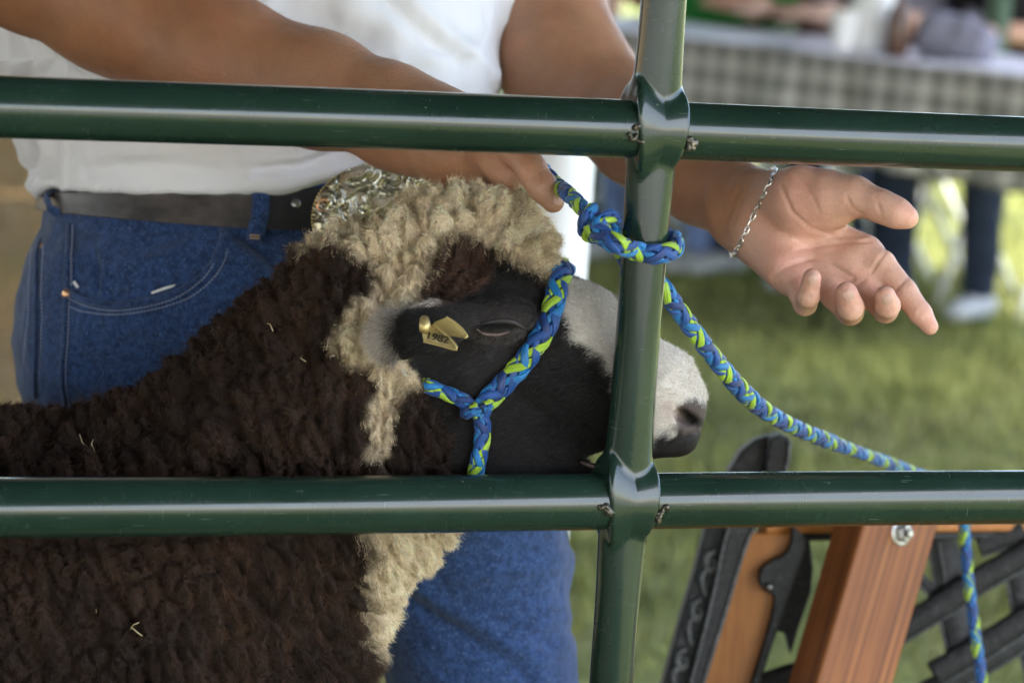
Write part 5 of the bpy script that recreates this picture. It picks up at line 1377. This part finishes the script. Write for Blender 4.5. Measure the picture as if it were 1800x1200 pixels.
# ---- nearly closed eye
def skinpt(x, y, off=0.0):
    p = sp.hit(x, y)
    if p is None:
        p = W(x, y, 2.17)
        for _ in range(8): p = p - sp(p[None])[0] * sp.grad(p[None])[0]
    return p + sp.grad(p[None])[0] * off
ec = skinpt(874, 576); en = sp.grad(ec[None])[0]
es_ = Sdf(); es_.ell_w(ec - en * .0035, (.0150, .0046, .0050), np.array([_R * .985 + _U * .08, _U * .985 - _R * .08, en]), .002)
V, Q_, N = es_.mesh(.0009, ec - .03, ec + .03, B=12); eye = mesh_np('eye', V, Q_, None, M['eyeball'], sheep, True, None, N)
def lid(name, pts, r, mat, off, flat=.8):
    P = spline([skinpt(x, y, off) for x, y in pts], 36); rr = r * np.clip(np.sin(np.linspace(.12, np.pi - .12, 36)), .25, 1) ** .6
    Vv, qq, tt = tube(P, rr, 10, False, True, sp.grad(P), flat); mesh_np(name, Vv, qq, tt, mat, eye)
lid('upper_lid', [(834, 580), (848, 571), (868, 565), (888, 564), (904, 567), (922, 577)], .0022, M['eyelid'], .0002)
lid('lower_lid', [(838, 578), (850, 584), (866, 586.5), (882, 585.5), (897, 580)], .0013, M['eyelid_rim'], .0012)
n = 90; S = []
for t in np.linspace(0, 1, n):
    a = skinpt(844 + 54 * t, 571 - 5 * math.sin(t * 2.6), .0040); dn = -_U * .0062 + _R * (.0028 * (t - .35)) - _F * .0022
    S.append([a + dn * u - _F * .001 * math.sin(u * 3) + _R * .0004 * rng.standard_normal() * u for u in np.linspace(0, 1, 5)])
hair('eyelashes', np.array(S), M['lash'], sheep, .00016)
# tongue and lower lip showing in the open mouth
P = spline([W(1022, 812, 2.145), W(1040, 818, 2.14), W(1068, 828, 2.14), W(1110, 844, 2.14)], 20); Vv, qq, tt = tube(P, np.linspace(.0012, .0062, 20), 12, False, True, -_F, 1.4); mesh_np('lower_lip', Vv, qq, tt, M['tongue'], sheep)

# ---- brass ear tags
def plate(name, pts, th=.0011, mat='brass'):
    A = np.array([W(*p) for p in pts]); nn = np.cross(A[1] - A[0], A[2] - A[0]); nn /= np.linalg.norm(nn)
    if nn @ _F > 0: nn = -nn
    bm = bmesh.new(); k = len(A); va = [bm.verts.new(p) for p in A]; vb = [bm.verts.new(p - nn * th) for p in A]; bm.faces.new(va); bm.faces.new(vb[::-1])
    for i in range(k): bm.faces.new((va[i], vb[i], vb[(i + 1) % k], va[(i + 1) % k]))
    o = from_bm(name, bm, M[mat], sheep); bevel(o, .0004, 2); return o, A, nn
o, A, nn = plate('ear_tag', [(745, 599.5, 2.052), (742, 585, 2.052), (750, 573, 2.053), (762, 570, 2.053), (782, 586, 2.044), (797, 601, 2.038), (803, 610, 2.035), (800, 614, 2.036)], .0011, 'brass_old')
tags = o
A_ = W(745, 599.5, 2.052); B_ = W(800, 613.5, 2.036); tr = B_ - A_; tr /= np.linalg.norm(tr); tu_ = np.cross(nn, tr)
if tu_ @ _U < 0: tu_ = -tu_
text_mesh('tag_number', '1982', .0105, W(768, 594, 2.0455) + nn * .0012, tr, tu_, np.cross(tr, tu_), M['ink'], tags, .0004)
Pe = np.array([W(762, 570, 2.0525), W(782, 586, 2.0435), W(797, 601, 2.0375), W(803, 611, 2.0345), W(799, 614, 2.0355), W(770, 606, 2.0445), W(745, 600, 2.0515)]); Vv, qq, tt = tube(spline(Pe, 30), .0009, 7); mesh_np('tag_edge', Vv, qq, tt, M['brass'], tags)
o2, A2, nn2 = plate('ear_tag', [(762, 566, 2.062), (785, 557, 2.058), (802, 568, 2.052), (815, 581, 2.048), (821, 590, 2.046), (818, 594, 2.046), (792, 590, 2.052), (772, 580, 2.058)], .0011, 'brass')
Pe = np.array([W(785, 557, 2.0575), W(802, 568, 2.0515), (W(815, 581, 2.0475)), W(821, 591, 2.0455), W(816, 594, 2.0455)]); Vv, qq, tt = tube(spline(Pe, 24), .0008, 7); mesh_np('tag_edge', Vv, qq, tt, M['brass'], o2)
Vv, qq, tt = tube(np.array([W(746, 562, 2.060), W(747, 572, 2.050), W(745, 582, 2.048)]), np.array([.0036, .0042, .0034]), 14); mesh_np('tag_stud', Vv, qq, tt, M['brass'], sheep)

# ---- bits of straw and fluff caught in the wool
P, f, w = sample_surface(V2, Q, 14, inview * wq * (1 - cq)); nn, _ = attrs(f, w); bag = Bag()
for p, n0 in zip(P, nn):
    a = np.cross(n0, rng.standard_normal(3)); a /= np.linalg.norm(a); L = rng.uniform(.001, .0045); c0 = p + n0 * .006; b = np.cross(n0, a)
    bag.add(*tube(np.array([c0 - a * L, c0 + b * L * .2, c0 + a * L]), rng.uniform(.0002, .0006), 5))
for x, y in ((552, 625), (480, 590), (240, 1106), (252, 1100), (160, 775), (180, 783)):
    k = np.argmin((px - x) ** 2 + (py - y) ** 2 + 1e5 * (face < .2)); c0 = V2[k] + N2[k] * .007; a = rng.standard_normal(3); a -= N2[k] * (a @ N2[k]); a /= np.linalg.norm(a)
    bag.add(*tube(np.array([c0 - a * .004, c0 + N2[k] * .002, c0 + a * .007]), .0005, 5))
o = bag.build('straw_flecks', M['straw'], sheep); o['kind'] = 'stuff'

# ------------------------------------------------------------------ braided rope
def braid(P, N, root, rad, pitch=.052, fn=1.0, fb=1.0, taper=None):
    """eight flat strands plaited round the path P; N = outward direction; fn/fb squash across N / along the surface"""
    P = np.asarray(P, float); n = len(P); T = np.gradient(P, axis=0); T /= np.linalg.norm(T, axis=1)[:, None] + 1e-12
    N = np.asarray(N, float); N = N - T * (N * T).sum(1)[:, None]; N /= np.linalg.norm(N, axis=1)[:, None] + 1e-12; Bn = np.cross(T, N)
    s = np.concatenate([[0], np.cumsum(np.linalg.norm(np.diff(P, axis=0), axis=1))]); w = 2 * np.pi / (pitch * .9)
    fn = np.broadcast_to(np.asarray(fn, float), (n,)); fb = np.broadcast_to(np.asarray(fb, float), (n,))
    tp = np.ones(n) if taper is None else taper
    core, cq_, ct = tube(P, rad * .62 * tp * np.minimum(fn, fb), 10); mesh_np('core', core, cq_, ct, M['fibre_navy'], root)
    for sgn in (1, -1):
        for k in range(4):
            th = k * np.pi / 2 + sgn * w * s + .4; rho = rad * .84 * (1 + sgn * .15 * np.cos(2 * w * s)) * tp
            c = P + (N * (fn * np.cos(th) * rho)[:, None]) + Bn * (fb * np.sin(th) * rho)[:, None]
            nn = N * (np.cos(th) * fb)[:, None] + Bn * (np.sin(th) * fn)[:, None]
            Vv, qq, tt = tube(c, rad * .47 * tp, 9, False, True, nn, .42)
            key = {(1, 0): 'fibre_lime', (1, 1): 'fibre_lime', (1, 2): 'fibre_blue', (1, 3): 'fibre_sky', (-1, 0): 'fibre_blue', (-1, 1): 'fibre_navy', (-1, 2): 'fibre_blue', (-1, 3): 'fibre_sky'}[(sgn, k)]
            o = mesh_np('strand', Vv, qq, tt, M[key], root); at = o.data.attributes.new('strand', 'FLOAT_VECTOR', 'POINT')
            aa = np.linspace(0, 2 * np.pi, 9, endpoint=False); av = np.zeros((len(o.data.vertices), 3)); m_ = n * 9
            av[:m_, 0] = np.repeat(s, 9); av[:m_, 1] = np.tile(np.sin(aa), n) + 3.7 * k + 11 * sgn; av[:m_, 2] = np.tile(np.cos(aa), n) * .3; at.data.foreach_set('vector', av.ravel())
halter = empty('rope_halter', W(840, 720, 2.09), 'blue and lime braided rope halter on the black face of the sheep', 'halter')
def on_sheep(pts, off, n):
    P = np.array([skinpt(x, y, off) for x, y in pts]); P = spline(P, n); return P, sp.grad(P)
RD = .0058
P, Nn = on_sheep([(988, 478), (980, 500), (974, 535), (962, 575), (940, 612), (912, 646), (880, 678), (852, 706), (836, 728)], .0058, 130); P[:6] += _F * np.linspace(.012, 0, 6)[:, None]
braid(P, Nn, halter, RD * 1.18, .062, .72, 1.12)
P, Nn = on_sheep([(836, 722), (815, 703), (790, 692), (765, 683), (742, 674), (722, 664)], .0050, 90); P[-22:] += _F * np.linspace(0, .03, 22)[:, None]
braid(P, Nn, halter, RD * .92, .055, .75, .95)
P, Nn = on_sheep([(838, 716), (846, 745), (845, 780), (838, 815), (832, 850), (828, 880)], .0055, 100)
braid(P, Nn, halter, RD * .98, .055, .78, 1.0)
# wrap where the three meet
kc = skinpt(836, 714, .006); kn_ = sp.grad(kc[None])[0]; e1 = np.cross(kn_, _U); e1 /= np.linalg.norm(e1); e2 = np.cross(kn_, e1)
t = np.linspace(0, 2 * np.pi * .95, 60); P = kc + np.outer(np.cos(t) * .0095, kn_ * .8) + np.outer(np.sin(t) * .0105, (e1 * .85 + e2 * .5)) + np.outer(np.linspace(-.002, .002, 60), e2)
braid(P, P - kc, halter, RD * .72, .05, .9, 1.0)

lead = empty('lead_rope', Q1 + np.array([0, 0, -.08]), 'blue and lime braided lead rope knotted round the upright of the fence', 'rope')
pc = lambda y: (np.array([Q1[0], Q1[1], 0]) + np.array([0, 0, 1.0]) * (Q1[2] + z_at(0, y)))
toc = fnorm
c430 = pc(436)
def around(a, dz, r=PR + .0068): return c430 + rdir * math.sin(a) * r + fnorm * math.cos(a) * r + np.array([0, 0, dz])
kn0 = W(1056, 397, 2.085)
# standing part from the hand into the knot
P = spline([W(956, 300, 2.185), W(975, 322, 2.165), W(1000, 342, 2.12), W(1024, 366, 2.095), W(1044, 388, 2.082), W(1066, 408, 2.078)], 90)
braid(P, np.broadcast_to(-_F, P.shape), lead, RD * .95, .055, .9, 1.0)
# round the front of the upright, behind it and back to the knot
pts = [W(1040, 398, 2.072), W(1062, 416, 2.062), W(1086, 430, 2.058)] + [around(a, dz) for a, dz in ((-.55, 0), (-.1, -.001), (.4, 0), (.95, .002), (1.5, .006), (2.1, .007), (2.9, .006), (3.9, .004), (4.6, .008))] + [W(1078, 402, 2.10), W(1058, 392, 2.09)]
P = spline(pts, 260); ctr = c430 * [1, 1, 0]; Nn = P * [1, 1, 0] - ctr; Nn[:50] = np.linspace(0, 1, 50)[:, None] * Nn[:50] / np.linalg.norm(Nn[:50], axis=1)[:, None] - _F * np.linspace(1, 0, 50)[:, None]
braid(P, Nn, lead, RD * 1.08, .058, .82, 1.12)
# two turns of the knot
ka = W(1066, 408, 2.078) - W(1024, 366, 2.095); ka /= np.linalg.norm(ka); k1 = -_F - ka * (-_F @ ka); k1 /= np.linalg.norm(k1); k2 = np.cross(ka, k1)
t = np.linspace(-.5, 2 * np.pi * 1.12, 110); P = kn0 + np.outer(np.cos(t) * .0112, k1) + np.outer(np.sin(t) * .0118, k2) + np.outer(np.linspace(-.0085, .0075, 110), ka)
braid(P, P - kn0, lead, RD * .86, .052, .9, 1.0)
# tail: from behind the upright down to the bench, over its slat and hanging
pts = [around(3.6, -.002), around(3.3, -.012), W(1150, 490, 2.135), W(1172, 516, 2.14), W(1205, 562, 2.16), W(1250, 622, 2.19), W(1300, 682, 2.235), W(1345, 722, 2.285), W(1400, 752, 2.36), W(1460, 776, 2.45), W(1530, 802, 2.56), W(1590, 824, 2.66), W(1650, 846, 2.74), W(1684, 862, 2.785), W(1694, 900, 2.775), W(1696, 940, 2.765), W(1699, 985, 2.76), W(1706, 1050, 2.755), W(1714, 1110, 2.75), W(1724, 1180, 2.745), W(1732, 1240, 2.74), W(1738, 1290, 2.74)]
P = spline(pts, 520); tp = np.interp(np.arange(520) / 519, [0, .25, .5, .75, 1], [1.12, 1.12, .98, .86, .80])
Nn = -_F + .6 * np.outer(np.sin(np.linspace(0, 16, 520)), _U); braid(P, Nn, lead, RD, .06, .85, 1.05, tp)
